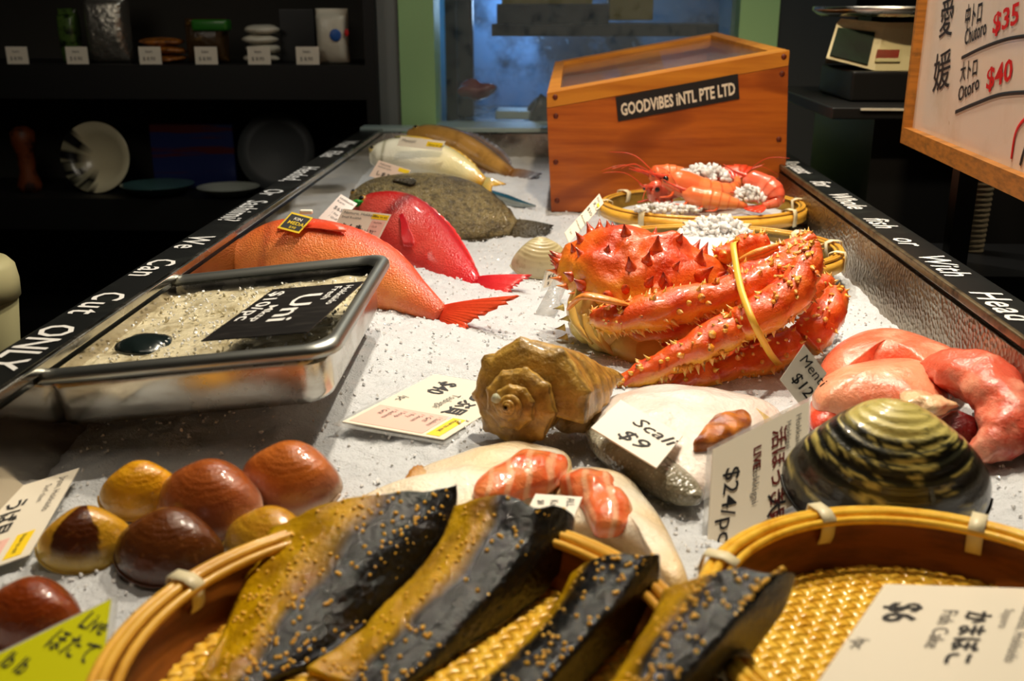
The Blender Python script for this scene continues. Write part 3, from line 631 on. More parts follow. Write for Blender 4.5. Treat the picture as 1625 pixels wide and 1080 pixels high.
# ------------------------------------------------------------------ whelk
def whelk():
    c = G(828, 634, .062); t = thing('whelk', 'large knobbly brown whelk shell with its spire towards the viewer', 'whelk', (c.x, c.y + .05, .0))
    axis = Vector((.34, .92, -.16)).normalized(); a = axis.cross(Vector((0, 0, 1))).normalized(); b = a.cross(axis).normalized()
    prof = [(.40, -.10), (.56, -.06), (.74, .00), (.90, .07), (1.0, .18), (1.02, .34), (.97, .60), (.86, .88), (.72, 1.15), (.54, 1.38), (.38, 1.6), (.27, 1.78), (.20, 1.92), (.03, 1.95)]
    turns = 5.4; m = 420; n = 54; V = []; C = []; R0 = .0640; end = -.25
    for i in range(m):
        q = i / (m - 1); th = q * turns * 2 * math.pi; sc = R0 * math.exp(-(1 - q) * turns * .54); ang = -(th - turns * 2 * math.pi) + end
        nod = max(0, math.sin(th * 8.5)) ** 2 * .075 * (q > .45) + .03 * noise.noise((th * 1.2, 0, 0)); gl = .010 * abs(math.sin(th * 21)) + .02 * noise.noise((th * 14, 0, 9))
        for j in range(n):
            u = j / (n - 1); k = min(int(u * (len(prof) - 1)), len(prof) - 2); f = u * (len(prof) - 1) - k
            r0, z0 = lerp(prof[k], prof[k + 1], f); sh = math.exp(-((u - .31) / .08) ** 2)
            rr = r0 * (1 + nod * (1.2 * sh + .25) + gl + .035 * noise.noise((th * 3, u * 9, 3))) + .010 * math.sin(u * 75) * (u > .3)
            if q < .80 and z0 > .9: z0 = .9; rr = .84
            p = c + axis * (-.042 + sc * .62 + z0 * sc) + a * (rr * sc * math.cos(ang)) + b * (rr * sc * math.sin(ang)); p += Vector((.56, -.10, .12)) * (max(0, z0 - .55) ** 1.15 * sc) * (q > .6); V.append(p)
            tn = .5 + .9 * noise.noise((th * 2.2, u * 5, 2)); cb = lerp(S(150, 108, 30), S(214, 166, 72), max(0, min(1, tn)))
            cb = lerp(cb, S(222, 180, 88), .55 * sh); cb = lerp(cb, S(60, 36, 8), .5 * (math.sin(u * 75) < -.6) * (u > .3)); C.append(lerp(cb, S(70, 44, 10), .7 * math.exp(-((u - .06) / .05) ** 2)))
    F = []
    for i in range(m - 1):
        for j in range(n - 1): F.append((i * n + j, i * n + j + 1, (i + 1) * n + j + 1, (i + 1) * n + j))
    F.append(tuple((m - 1) * n + j for j in range(n)))
    mb = MB(); mb.add(V, F, C); mb.mk('shell', WHELK, t)
    mb = MB(); blob(mb, D(912, 660, c.y + .04), (.024, .024, .015), .2, S(196, 168, 110), True); mb.mk('operculum', WHELK, t)
    mb = MB(); blob(mb, D(787, 632, c.y - .030), .0045, .1, S(190, 190, 160), True); mb.mk('barnacle', PALECL, t)
whelk()

# ------------------------------------------------------------------ clams
def clam(label, px, py, wpx, tilt, yaw, colfn, mat=CLAMM, H=.36, asp=.78, name='clam', group=None, roll=0, z=.028, peak=.25, ridge=.004, fl=1.0, cat='clam'):
    c = G(px, py, z); c = G(px, py, z + ice_z(c.x, c.y)); Wd = wpx * mpp(c) / 2
    n, m = 72, 64
    def outline(a):
        x, y = math.cos(a), math.sin(a); k = 1 - .16 * max(0, y) ** 2 * abs(x) ** .8
        return Vector((Wd * x * k * (1 - .20 * max(0, y)), Wd * asp * (y * (1.0 if y < 0 else .92)), 0))
    U = Vector((Wd * .06, Wd * asp * .70, 0)); Mx = Euler((R(tilt), R(roll), R(yaw)), 'XYZ').to_matrix()
    VV = []
    for side in (1, -1):
        V = []; C = []
        for i in range(m):
            s = max(.001, i / (m - 1))
            for j in range(n):
                a = 2 * math.pi * j / n; o = outline(a); p = U + (o - U) * s
                aa = math.atan2(p.y / asp, p.x); oo = outline(aa); rho = min(1, p.length / max(1e-6, oo.length))
                h = Wd * H * 2 * (max(0, 1 - rho ** 2.3) ** .62) * (1 + peak * (p.y / (Wd * asp)))
                if side < 0: h *= .55
                h += ridge * Wd * math.sin(s * 70) * (1 - rho ** 4) * side * .5
                V.append(Vector((p.x, p.y, side * h))); C.append(colfn(s, a, p / Wd))
        VV.append((V, C))
    lo = min((Mx @ v).z for V, C in VV for v in V)
    base = Vector((c.x, c.y, ice_z(c.x, c.y) - lo - .004)); t = thing(name, label, cat, (base.x, base.y, ice_z(c.x, c.y)), group)
    for (V, C), nm in zip(VV, ('upper_valve', 'lower_valve')):
        F = ringfaces(m, n, False); mb = MB(); mb.add([Mx @ v + base for v in V], F, C); mb.mk(nm, mat, t)
    mb = MB(); lip = [Mx @ (outline(2 * math.pi * k / 40) * 1.004) + base for k in range(20, 40)]
    tube(mb, lip, .0016 * fl, 6, 60, colfn(1.0, 0, Vector((0, -1, 0)))); mb.mk('shell_lip', mat, t)
    return t
def ringed(a, b, c, lip=None, f=26):
    def fn(s, an, p):
        k = .5 + .5 * math.sin(s * f + 2 * noise.noise((s * 9, an, 0))); q = lerp(a, b, k * .5); q = lerp(q, c, sst(.66, .98, s))
        return lerp(q, lip, sst(.93, 1, s)) if lip else q
    return fn
def splash(a, b, c):
    def fn(s, an, p):
        q = lerp(a, b, sst(-.05, .12, math.sin(an * 2.2 + 1.2) + .8 * noise.noise((an * 3, s * 2, 4)))); return lerp(q, c, sst(.80, 1, s))
    return fn
gc = 'surf clams on the ice at the front left'
clam('orange-brown clam apart from the pile, closest to the price card', 462, 735, 176, 30, -14, ringed(S(206, 114, 46), S(180, 92, 34), S(158, 104, 84), S(206, 180, 160)), group=gc)
clam('yellow clam at the back left of the pile', 222, 752, 130, 30, 14, ringed(S(240, 172, 28), S(206, 130, 14), S(224, 168, 50)), group=gc, H=.42)
clam('reddish brown clam in the middle of the pile with pale pink edge', 335, 772, 184, 28, -16, ringed(S(176, 92, 40), S(152, 72, 26), S(166, 104, 76), S(212, 164, 140)), group=gc)
clam('half brown, half yellow clam beside the left price card', 134, 832, 148, 30, 18, splash(S(84, 38, 8), S(222, 164, 40), S(226, 190, 80)), group=gc, H=.40)
clam('darkest brown clam at the front of the pile', 268, 845, 178, 26, -4, ringed(S(112, 60, 22), S(92, 44, 14), S(84, 42, 14)), group=gc)
clam('yellow clam tucked against the front basket rim', 428, 832, 160, 22, -16, ringed(S(216, 160, 40), S(190, 124, 24), S(222, 180, 80)), group=gc)
clam('red-brown clam behind the lime green card', 48, 945, 165, 26, -6, ringed(S(148, 62, 16), S(122, 46, 10), S(136, 62, 20)), group=gc)
def hokki(s, an, p):
    y = S(212, 196, 112); k = S(14, 15, 10); n1 = noise.noise((p.x * 3.2, s * 14, 7)) * .5 + noise.noise((p.x * 8, s * 40, 3)) * .45 + noise.noise((p.x * 20, s * 50, 1)) * .2
    st = .5 + .5 * math.sin(s * 62 + 1.2 * noise.noise((p.x * 4, s * 8, 0)))
    wear = 1 - sst(.36, .50, s + n1 * .22); streak = sst(.10, .30, n1 + .22 * st - .26 * sst(.5, .95, s)) * .95
    return lerp(lerp(k, S(58, 58, 42), st ** 2 * .7), y, min(1, wear + streak))
clam('huge black and yellow surf clam beneath the red fish collar', 1405, 742, 318, 34, -10, hokki, BIGCL, H=.40, asp=.80, name='surf_clam', z=.05, ridge=.016)
clam('pale grey clam half hidden behind the king crab', 856, 410, 96, 26, 20, ringed(S(196, 184, 142), S(160, 146, 100), S(206, 196, 160)), PALECL, H=.42, name='clam', ridge=.015)

# ------------------------------------------------------------------ fish
def fish(name, label, spine, dors, Hs, Ws, colfn, mat, fincol, finmat=FIN, cat='fish', tail=None, dorsal=None, pect=None, eye=None, m=70, n=36, extra=None):
    sp = [Vector(p) for p in spine]; lo = min(sp, key=lambda p: p.z); mid = crom(sp, .5)
    t = thing(name, label, cat, (mid.x, mid.y, ice_z(mid.x, mid.y))); dors = Vector(dors).normalized()
    def fr(q):
        p = crom(sp, q); T = (crom(sp, min(1, q + .01)) - crom(sp, max(0, q - .01))).normalized(); d = (dors - T * dors.dot(T)).normalized(); nn = T.cross(d)
        if nn.dot(CAMP - p) < 0: nn = -nn
        return p, T, d, nn
    V = []; C = []
    for i in range(m):
        q = i / (m - 1); p, T, d, nn = fr(q); h = crom(Hs, q); wd = crom(Ws, q)
        for j in range(n):
            ph = 2 * math.pi * j / n; cs, sn = math.cos(ph), math.sin(ph)
            V.append(p + d * h * cs + nn * wd * math.copysign(abs(sn) ** .85, sn)); C.append(colfn(q, ph))
    mb = MB(); mb.add(V, ringfaces(m, n), C); mb.mk('body', mat, t)
    if tail:
        Lt, sprd, fork = tail[:3]; dr = tail[3] if len(tail) > 3 else None
        p, T, d, nn = fr(1.0); h = crom(Hs, 1.0); T = Vector(dr).normalized() if dr else T
        rows = []; CC = []; RN = 33
        for i in range(RN):
            s = -1 + 2 * i / (RN - 1); f = (T + d * s * sprd).normalized(); Ln = Lt * (1 - fork + fork * abs(s) ** 1.4) * (1 + .05 * math.sin(i * 2.3)); row = []
            for k in range(8):
                u = k / 7; row.append(p - T * .006 + d * s * h * .9 + f * Ln * u + nn * (.0016 * (1 if i % 2 else -1) * u + .006 * math.sin(u * 2.5 + s)))
            rows.append(row); CC.append([lerp(fincol[0], fincol[1], k / 7) for k in range(8)])
        mb = MB(); sheet(mb, rows, .0018, CC); mb.mk('tail_fin', finmat, t)
    for (q0, q1, hh, side, lean) in (dorsal or []):
        rows = []; CC = []
        for i in range(41):
            q = q0 + (q1 - q0) * i / 40; p, T, d, nn = fr(q); h = crom(Hs, q); e = math.sin(math.pi * (i / 40) ** .7) ** .5 * (1 - .16 * (i % 3 == 0))
            rows.append([p + d * side * (h * .94 + hh * e * u) + T * lean * hh * u * 1.2 + nn * .002 * math.sin(i * 1.9) * u for u in (0, .5, 1)]); CC.append([fincol[0], lerp(*fincol, .5), fincol[1]])
        mb = MB(); sheet(mb, rows, .0015, CC); mb.mk('dorsal_fin' if side > 0 else 'belly_fin', finmat, t)
    for (q, ph, dq, dph, wq) in (pect or []):          # q, angle at the root; reach along the body and round it
        rows = []; CC = []
        for i in range(17):
            sx = -1 + 2 * i / 16; row = []
            for k in range(8):
                u = k / 7; qq = q + dq * u * (1 - .2 * sx * sx); pp = ph + dph * u + sx * wq * (.25 + .75 * u)
                p, T, d, nn = fr(qq); h = crom(Hs, qq); wd = crom(Ws, qq); sn = math.sin(pp)
                row.append(p + d * h * math.cos(pp) * 1.02 + nn * (wd * math.copysign(abs(sn) ** .85, sn) + .0025 + .003 * u + .0008 * (i % 2)))
            rows.append(row); CC.append([lerp(fincol[0], fincol[1], k / 7) for k in range(8)])
        mb = MB(); sheet(mb, rows, .0016, CC); mb.mk('side_fin', finmat, t)
    if eye:
        q, ph, r, ec = eye; p, T, d, nn = fr(q); h = crom(Hs, q); wd = crom(Ws, q); o = p + d * h * math.cos(ph) + nn * wd * math.sin(ph)
        mb = MB(); blob(mb, o - nn * r * .4, r, 0, ec, True); e = mb.mk('eye', PALECL, t)
        mb = MB(); blob(mb, o - nn * r * .4 + nn * r * .55, r * .6, 0, hi=True); mb.mk('pupil', EYE, e)
    if extra: extra(t, fr)
    return t
# big orange-red fish behind the pan
def snap(q, ph):
    back = sst(-.3, .9, math.cos(ph)); a = lerp(S(250, 140, 70), S(236, 70, 26), back); a = lerp(a, S(226, 44, 24), sst(.72, 1, back + .25 * noise.noise((q * 6, ph, 0))))
    a = lerp(a, S(240, 124, 30), sst(.48, .1, q) * .8) if q < .48 else a; a = lerp(a, S(150, 30, 12), .7 * math.exp(-((q - .30 - .03 * math.sin(ph)) / .012) ** 2))
    return lerp(a, S(226, 60, 34), sst(.78, 1, q))
sp = [D(352, 432, 1.46), D(385, 418, 1.45), D(440, 410, 1.44), D(520, 418, 1.43), D(600, 444, 1.39), D(655, 472, 1.345), D(700, 500, 1.31)]
fish('red_snapper', 'large orange-red whole fish lying behind the steel pan', sp, (.25, .62, .75), [.006, .030, .058, .062, .050, .028, .0135], [.006, .030, .044, .048, .040, .022, .010], snap, REDF,
     (S(226, 60, 34), S(240, 84, 44)), tail=(.118, .50, .50, D(800, 532, 1.235) - D(700, 500, 1.31)), dorsal=[(.18, .70, .009, 1, .5), (.66, .84, .02, -1, .8)], pect=[(.36, 1.15, .20, -.25, .16)], eye=(.10, 1.2, .010, S(230, 190, 90)))
def kink(q, ph):
    a = lerp(S(232, 62, 54), S(206, 18, 20), sst(-.2, .9, math.cos(ph))); a = lerp(a, S(250, 150, 130), sst(.8, 1, math.sin(ph)) * .2); a = lerp(a, S(110, 6, 8), .85 * math.exp(-((q - .31 - .04 * math.sin(ph)) / .022) ** 2))
    return lerp(a, S(222, 26, 44), sst(.6, 1, q))
sp = [D(566, 338, 1.78), D(590, 338, 1.77), D(628, 356, 1.74), D(668, 388, 1.70), D(704, 418, 1.63), D(738, 444, 1.565), D(755, 452, 1.54)]
def gill(t, fr):
    p, T, d, nn = fr(.34); rows = []
    for i in range(13):
        s = -1 + 2 * i / 12; o = p + d * .042 * s + nn * (.040 * math.sqrt(max(.05, 1 - s * s * .8)))
        rows.append([o - T * (.004 + .02 * (1 - s * s)), o + nn * .004, o + T * .004 + nn * .001])
    mb = MB(); sheet(mb, rows, .002, [[S(236, 60, 50), S(150, 10, 12), S(90, 4, 8)]] * 13); mb.mk('gill_cover', WET, t)
fish('red_rockfish', 'bright red rockfish lying behind the big orange-red fish', sp, (.5, .55, .65), [.016, .040, .060, .058, .044, .026, .013], [.012, .032, .046, .044, .034, .018, .008], kink, KINKF,
     (S(214, 20, 40), S(236, 60, 60)), tail=(.09, .30, .2, D(818, 460, 1.505) - D(752, 450, 1.54)), dorsal=[(.12, .8, .007, 1, .6), (.62, .86, .012, -1, .8)], pect=[(.40, 1.5, .20, .35, .22)], eye=(.12, 1.3, .010, S(210, 150, 40)), extra=gill)
def flo(q, ph): return lerp(S(146, 130, 84), S(100, 86, 50), .5 + .8 * noise.noise((q * 6, ph * 1.5, 1)))
sp = [D(556, 322, 1.98), D(590, 318, 1.98), D(650, 326, 1.97), D(720, 336, 1.965), D(780, 350, 1.95), D(815, 362, 1.94)]
fish('flounder', 'flat brown speckled flounder lying across the back of the ice', sp, (.12, .88, .46), [.02, .064, .096, .096, .056, .022], [.012, .026, .034, .034, .022, .010], flo, GREYF,
     (S(84, 72, 40), S(38, 36, 30)), GREYF, tail=(.075, .42, .05), dorsal=[(.06, .92, .016, 1, .2), (.2, .92, .018, -1, .3)], pect=[(.30, 1.2, .12, .1, .12)], eye=(.07, 1.1, .008, S(150, 120, 50)))
def pale(q, ph):
    a = lerp(S(236, 234, 214), S(150, 150, 112), sst(.25, .95, math.cos(ph))); a = lerp(a, S(236, 214, 120), sst(.5, .8, q) * .6); a = lerp(a, S(110, 104, 60), .75 * math.exp(-((q - .24 - .03 * math.sin(ph)) / .014) ** 2))
    return lerp(a, S(212, 156, 20), sst(.84, 1, q))
sp = [D(588, 250, 2.30), D(604, 248, 2.30), D(640, 248, 2.29), D(690, 256, 2.26), D(735, 272, 2.22), D(768, 290, 2.19)]
fish('pale_fish', 'silvery white fish with yellow tail behind the flounder', sp, (.3, .7, .62), [.016, .034, .046, .044, .028, .012], [.012, .028, .036, .034, .022, .009], pale, PALEF,
     (S(150, 150, 90), S(214, 164, 30)), PALEF, tail=(.05, .3, .4), dorsal=[(.3, .85, .010, 1, .5)], pect=[(.34, .85, .26, .1, .16)], eye=(.1, 1.2, .009, S(206, 190, 120)))
def brn(q, ph):
    a = lerp(S(186, 140, 70), S(70, 66, 66), sst(.2, .9, math.cos(ph))); a = lerp(a, S(150, 160, 180), sst(.75, 1, math.cos(ph)) * .5)
    return lerp(a, S(140, 96, 44), sst(.8, 1, q))
sp = [D(648, 214, 2.60), D(680, 216, 2.59), D(725, 228, 2.56), D(765, 248, 2.52), D(795, 266, 2.47), D(812, 277, 2.44)]
fish('brown_fish', 'brown and grey fish stretched out in front of the end wall', sp, (.45, .65, .62), [.014, .030, .034, .030, .021, .015], [.012, .028, .032, .026, .018, .012], brn, BRNF,
     (S(140, 96, 44), S(110, 116, 130)), BRNF, tail=(.075, .5, .2), dorsal=[(.35, .8, .02, 1, .6), (.5, .85, .016, -1, .6)], eye=(.1, 1.2, .009, S(190, 150, 60)))
def slim(q, ph): return lerp(S(150, 160, 160), S(36, 86, 110), sst(-.1, .3, math.cos(ph)))
sp = [I(720, 300, .012), I(760, 306, .012), I(800, 316, .010), I(826, 323, .008), I(850, 327, .006)]
fish('slender_fish', 'slender blue-backed fish poking out behind the flounder', sp, (.1, .6, .8), [.006, .012, .012, .008, .002], [.005, .009, .009, .006, .002], slim, SLIMB, (S(40, 80, 100), S(40, 80, 100)), SLIMB)

# ------------------------------------------------------------------ fish pieces at the front
def POLY(pl, dz): return [I(x, y, dz) for (x, y) in pl]
def salmon_collar(label, skin, flesh, fin, dz=.012, H=.022, fH=.03):
    pts = POLY(skin, dz); c = sum(pts, Vector()) / len(pts); t = thing('salmon_collar', label, 'fish collar', (c.x, c.y, ice_z(c.x, c.y)), 'salmon collars')
    def sk(s, a, p):
        k = noise.noise(p * 26); q = lerp(S(252, 244, 224), S(244, 218, 174), max(0, min(1, .4 + k))); return lerp(q, S(206, 168, 90), sst(.86, 1, s) * .8)
    mb = MB(); pillow(mb, pts, H, colfn=sk, amp=.006, below=.5); mb.mk('skin', WET, t)
    for fl in flesh:
        pf = POLY(fl, dz + H * .75)
        mb = MB(); pillow(mb, pf, fH * .55, colfn=lambda s, a, p: lerp(S(250, 152, 92), S(240, 100, 50), .5 + .9 * noise.noise(p * 55)), amp=.007, nsc=60, below=.8); mb.mk('flesh', SALM, t)
    for fp in fin:
        P = POLY(fp, dz + .008); rows = []
        for i in range(12):
            u = i / 11; a = P[0].lerp(P[1], u); b = P[3].lerp(P[2], u); rows.append([a.lerp(b, k / 5) + Vector((0, 0, .008 * math.sin(u * 3) + .001 * (i % 2))) for k in range(6)])
        mb = MB(); sheet(mb, rows, .002, [[lerp(S(196, 130, 50), S(236, 200, 140), k / 5) for k in range(6)] for i in range(12)]); mb.mk('fin', WET, t)
    return t
salmon_collar('pale salmon collar with striped orange flesh in front of the whelk', [(560, 806), (630, 782), (668, 752), (750, 724), (835, 710), (895, 722), (908, 745), (890, 772), (860, 798), (800, 822), (700, 830), (620, 826)],
              [[(752, 775), (790, 745), (840, 722), (895, 728), (898, 748), (872, 768), (836, 780), (800, 796), (764, 792)]], [[(636, 778), (668, 742), (690, 758), (660, 790)]])
salmon_collar('pale salmon collar with a dark stub, curved towards the baskets', [(885, 772), (915, 748), (968, 752), (1010, 778), (1048, 830), (1080, 890), (1092, 935), (1060, 935), (1015, 880), (950, 850), (905, 840), (880, 810)],
              [[(888, 765), (925, 750), (968, 756), (985, 785), (1005, 815), (985, 836), (945, 835), (925, 805), (905, 785)]], [], dz=.010)
# white snapper piece
t = None
pts = POLY([(932, 688), (950, 652), (1010, 634), (1090, 630), (1170, 640), (1238, 662), (1235, 690), (1190, 728), (1112, 786), (1040, 764), (975, 726)], .012)
c = sum(pts, Vector()) / len(pts); t = thing('white_fish_piece', 'white fish head piece under the handwritten $9 card', 'fish piece', (c.x, c.y, ice_z(c.x, c.y)))
mb = MB(); pillow(mb, pts, .036, colfn=lambda s, a, p: lerp(S(246, 244, 238), S(248, 226, 214), max(0, min(1, .35 + .8 * noise.noise(p * 22)))), amp=.006, below=.4); mb.mk('flesh', WET, t)
P2 = POLY([(930, 690), (948, 668), (985, 690), (1040, 726), (1090, 752), (1116, 784), (1086, 788), (1030, 764), (972, 730)], .020)
mb = MB(); pillow(mb, P2, .014, colfn=lambda s, a, p: lerp(S(214, 208, 186), S(150, 144, 120), .5 + .9 * noise.noise(p * 40)), below=1.0, amp=.002); mb.mk('scaled_skin', SKIN, t)
P3 = POLY([(1100, 705), (1118, 680), (1140, 660), (1185, 655), (1192, 672), (1168, 690), (1150, 700), (1128, 704)], .044)
mb = MB(); pillow(mb, P3, .010, colfn=lambda s, a, p: lerp(S(216, 130, 40), S(150, 74, 14), .5 + 1.1 * noise.noise(p * 70)), amp=.006, nsc=80, below=1.2); mb.mk('cavity', WET, t)
fp = [I(1120, 640, .035), I(1150, 632, .04), I(1240, 668, .03), I(1200, 680, .03)]
mb = MB(); sheet(mb, [[fp[0].lerp(fp[1], k / 4).lerp(fp[3].lerp(fp[2], k / 4), i / 9) + Vector((0, 0, .004 * math.sin(i * .5))) for k in range(5)] for i in range(10)], .002, [[S(210, 180, 120)] * 5] * 10); mb.mk('fin', WET, t)
# red fish collar
c = I(1460, 640, .02); t = thing('red_fish_collar', 'salmon-pink fish collar with hollow red end behind the big clam', 'fish collar', (c.x, c.y, ice_z(c.x, c.y)))
def pk(a, b):
    return lambda s, an, p: lerp(a, b, .5 + .9 * noise.noise(p * 18))
mb = MB(); pillow(mb, POLY([(1300, 590), (1330, 556), (1390, 540), (1450, 546), (1530, 580), (1500, 616), (1440, 606), (1380, 600), (1330, 612)], .030), .034, colfn=pk(S(246, 140, 104), S(240, 104, 72)), amp=.004, below=.9); mb.mk('upper_lobe', ROE, t)
mb = MB(); pillow(mb, POLY([(1292, 622), (1340, 602), (1420, 592), (1490, 600), (1506, 640), (1470, 668), (1400, 660), (1330, 654), (1296, 646)], .026), .034, colfn=pk(S(248, 170, 130), S(242, 124, 88)), amp=.006, below=.8); mb.mk('middle_lobe', ROE, t)
mb = MB(); pillow(mb, POLY([(1284, 646), (1320, 636), (1380, 650), (1400, 668), (1350, 680), (1290, 680)], .010), .022, colfn=pk(S(230, 80, 56), S(206, 40, 30)), amp=.004); mb.mk('lower_lobe', ROE, t)
hook = [I(1478, 590, .045), I(1530, 590, .055), I(1580, 620, .050), I(1600, 660, .038), I(1588, 695, .026), I(1545, 722, .014)]
mb = MB(); tube(mb, hook, [.020, .030, .030, .026, .022, .012], 22, 40, colfn=lambda q, ph: lerp(S(240, 112, 84), S(190, 44, 30), .5 + .5 * math.cos(ph + 2.4)), bumpy=.006, flat=.8); mb.mk('end_ridge', ROE, t)
mb = MB(); blob(mb, I(1515, 690, .018), (.026, .016, .022), .15, S(104, 14, 12), True); mb.mk('cavity', WET, t)
mb = MB(); blob(mb, I(1472, 640, .052), (.024, .018, .010), .3, S(244, 206, 160), True); mb.mk('cut_flesh', SALM, t)

# ------------------------------------------------------------------ steel pan with ice
FL, FR, BR_, BL_ = G(8, 603, .100), G(532, 553, .134), G(622, 404, .134), G(240, 444, .100)
def rrect(s, rad, n=10):
    out = []
    hx, hy = 1, 1
    for (cx, cy, a0) in ((1, 1, 0), (-1, 1, 90), (-1, -1, 180), (1, -1, 270)):
        for k in range(n):
            a = R(a0 + 90 * k / (n - 1)); out.append((cx * (1 - rad) + rad * math.cos(a), cy * (1 - rad) + rad * math.sin(a)))
    return [(x * s, y * s) for x, y in out]
pn = (FR - FL).cross(BL_ - FL).normalized()
def pmap(x, y, dz):
    u, v = (x + 1) / 2, (y + 1) / 2; return FL.lerp(FR, u).lerp(BL_.lerp(BR_, u), v) + pn * dz
def pan_loft(mb, secs):
    V = []; n = 40
    for (s, rad, dz) in secs: V += [pmap(x, y, dz) for x, y in rrect(s, rad)]
    mb.add(V, ringfaces(len(secs), n, False))
pc = pmap(0, 0, -.064); t = thing('steel_pan', 'rectangular stainless steel pan of icy water resting on the left rail', 'pan', pc)
mb = MB(); secs = [(.01, .2, -.062), (.80, .2, -.062), (.86, .2, -.058), (.885, .2, -.050), (.90, .2, -.02), (.915, .2, -.004), (.913, .2, -.004), (.895, .2, -.02), (.878, .2, -.049), (.85, .2, -.057), (.80, .2, -.060), (.01, .2, -.060)]
pan_loft(mb, secs); mb.mk('body', STEEL, t)
mb = MB(); pan_loft(mb, [(.905, .2, -.004), (.92, .19, .002), (.95, .18, .004), (.985, .17, .003), (1.0, .16, -.002), (1.0, .16, -.008), (.993, .16, -.008), (.985, .17, -.003), (.95, .18, .0005), (.92, .19, -.001), (.907, .2, -.006)]); mb.mk('rim', pm('rim_steel', (.42, .44, .42), .38, 1), t)
mb = MB(); V = []; nn = 70
for j in range(nn):
    for i in range(nn):
        x, y = -1 + 2 * i / (nn - 1), -1 + 2 * j / (nn - 1); q = pmap(x * .895, y * .895, -.018)
        V.append(q + pn * (.004 * noise.noise(q * 28) + .002 * noise.noise(q * 70)))
F = [(j * nn + i, j * nn + i + 1, (j + 1) * nn + i + 1, (j + 1) * nn + i) for j in range(nn - 1) for i in range(nn - 1)]
mb.add(V, F)
for k in range(160):
    x, y = random.uniform(-.86, .86), random.uniform(-.86, .86); q = pmap(x, y, -.0165) ; r = random.uniform(.001, .0026); blob(mb, q, (r * 1.5, r, r * .6), .4, rnd=rrot())
o = mb.mk('ice_slush', ICEP, None, label='yellowish slush of melting ice filling the steel pan', category='ice', kind='stuff')
mb = MB()
for k in range(420):
    x, y = random.uniform(-.86, .86), random.uniform(-.86, .86); q = pmap(x, y, -.0150); r = random.uniform(.0006, .0018); blob(mb, q, (r * 1.4, r, r), .5, rnd=rrot())
mb.mk('ice_grains', ICEG, o, False, kind='stuff')
c = D(205, 548, .99); mb = MB(); blob(mb, pmap(-.48, -.30, -.016), (.026, .026, .010), .15, S(26, 36, 36), True); 
mb.mk('shellfish', SLIMB, None, label='dark blue-black shellfish half sunk in the pan slush', category='shellfish')
card('price_sign', 'black chalk price sign propped in the pan corner', 'price sign', pmap(.30, .13, .010), pmap(.96, .10, .010), pmap(.16, -.86, .012), CHALKC,
     [(CHALK, [('$10/pc', .07, .08, .115, dict(rot=-1.57, bold=.014, sx=1.9)), ('Mktp', .25, .40, .07, dict(rot=-1.57, bold=.012, sx=2.2)), ('Uni', .44, .20, .20, dict(rot=-1.57, bold=.012, sx=2.0)), ('Fresh', .74, .08, .065, dict(rot=-1.57, bold=.012, sx=2)), ('Hokkaido', .86, .08, .065, dict(rot=-1.57, bold=.01, sx=1.6))])])

# ------------------------------------------------------------------ front baskets, fillets
LB = G(648, 1034, .05); LBr = .178
basket('round bamboo basket holding the black fillets at the front', (LB.x, .520), LBr, .012, .052, 1, 9, .62, (BAMB, BAMBB, BAMBY), .0085, .9, .0065, 'woven baskets along the front edge')
RB = G(1520, 1030, .05); RBr = .150
basket('round yellow bamboo basket with the $6 card at the front right', (RB.x, .565), RBr, .012, .054, 1, 8, .30, (BAMBY, BAMBB, BAMBY), .0085, .9, .0065, 'woven baskets along the front edge')
def fillet(label, Le, Cr, Ri, seed, split=-.05, nseed=120):
    random.seed(seed); LL, CC_, RR = [[D(*p) for p in e] for e in (Le, Cr, Ri)]; lo = min(LL + RR, key=lambda p: p.z)
    t = thing('fish_fillet', label, 'fish fillet', (lo.x, lo.y, .016), 'black skinned fillets with seeds'); rows = []; CC = []; m, n = 64, 40
    YL, YD, BK, BG = S(220, 172, 6), S(152, 106, 4), S(4, 5, 5), S(16, 18, 18)
    for i in range(m):
        q = i / (m - 1); l, c, r_ = crom(LL, q), crom(CC_, q), crom(RR, q); row = []; cr = []
        for j in range(n):
            v = -1 + 2 * j / (n - 1)
            if v < 0: u = v + 1; r = l.lerp(c, u) + Vector((0, 0, .008 * math.sin(math.pi * u)))
            else:
                f, g = math.sin(v * math.pi / 2), 1 - math.cos(v * math.pi / 2); r = c.lerp(r_, f); r.z = c.z + (r_.z - c.z) * g
            r += Vector((0, 0, .003 * noise.noise(r * 40) + .0012 * noise.noise(r * 130))); r.z = max(r.z, .021 + .002 * noise.noise(r * 60)); row.append(r)
            k = sst(split - .14, split + .10, v + .12 * noise.noise((q * 5, v * 3, seed)))
            yy = lerp(YL, YD, max(0, min(1, .4 + .9 * noise.noise((q * 6, v * 4, seed + 3))))); bb = lerp(BK, BG, sst(-.1, .6, noise.noise((q * 4, v * 4, seed + 9)) + .35 - abs(v)))
            cr.append(lerp(yy, bb, k))
        rows.append(row); CC.append(cr)
    mb = MB(); sheet(mb, rows, .006, CC); mb.mk('flesh', FILLET, t)
    mb = MB(); cl = [(random.uniform(.1, 1), random.uniform(-.8, .6)) for _ in range(14)]
    for k in range(nseed):
        if random.random() < .6: a, b = random.choice(cl); q = a + random.gauss(0, .07); v = b + random.gauss(0, .16)
        else: q, v = random.uniform(.04, .98), random.uniform(-.95, .7)
        if not (0 < q < .99 and -.98 < v < .95): continue
        x, y = q * (m - 1), (v + 1) / 2 * (n - 1); i, j = min(m - 2, int(x)), min(n - 2, int(y)); pp = rows[i][j].lerp(rows[i + 1][j], x - i).lerp(rows[i][j + 1].lerp(rows[i + 1][j + 1], x - i), y - j); blob(mb, pp + Vector((0, 0, .0036)), (.0015, .0017, .0014), .2)
    mb.mk('mustard_seeds', SEED, t, kind='stuff')
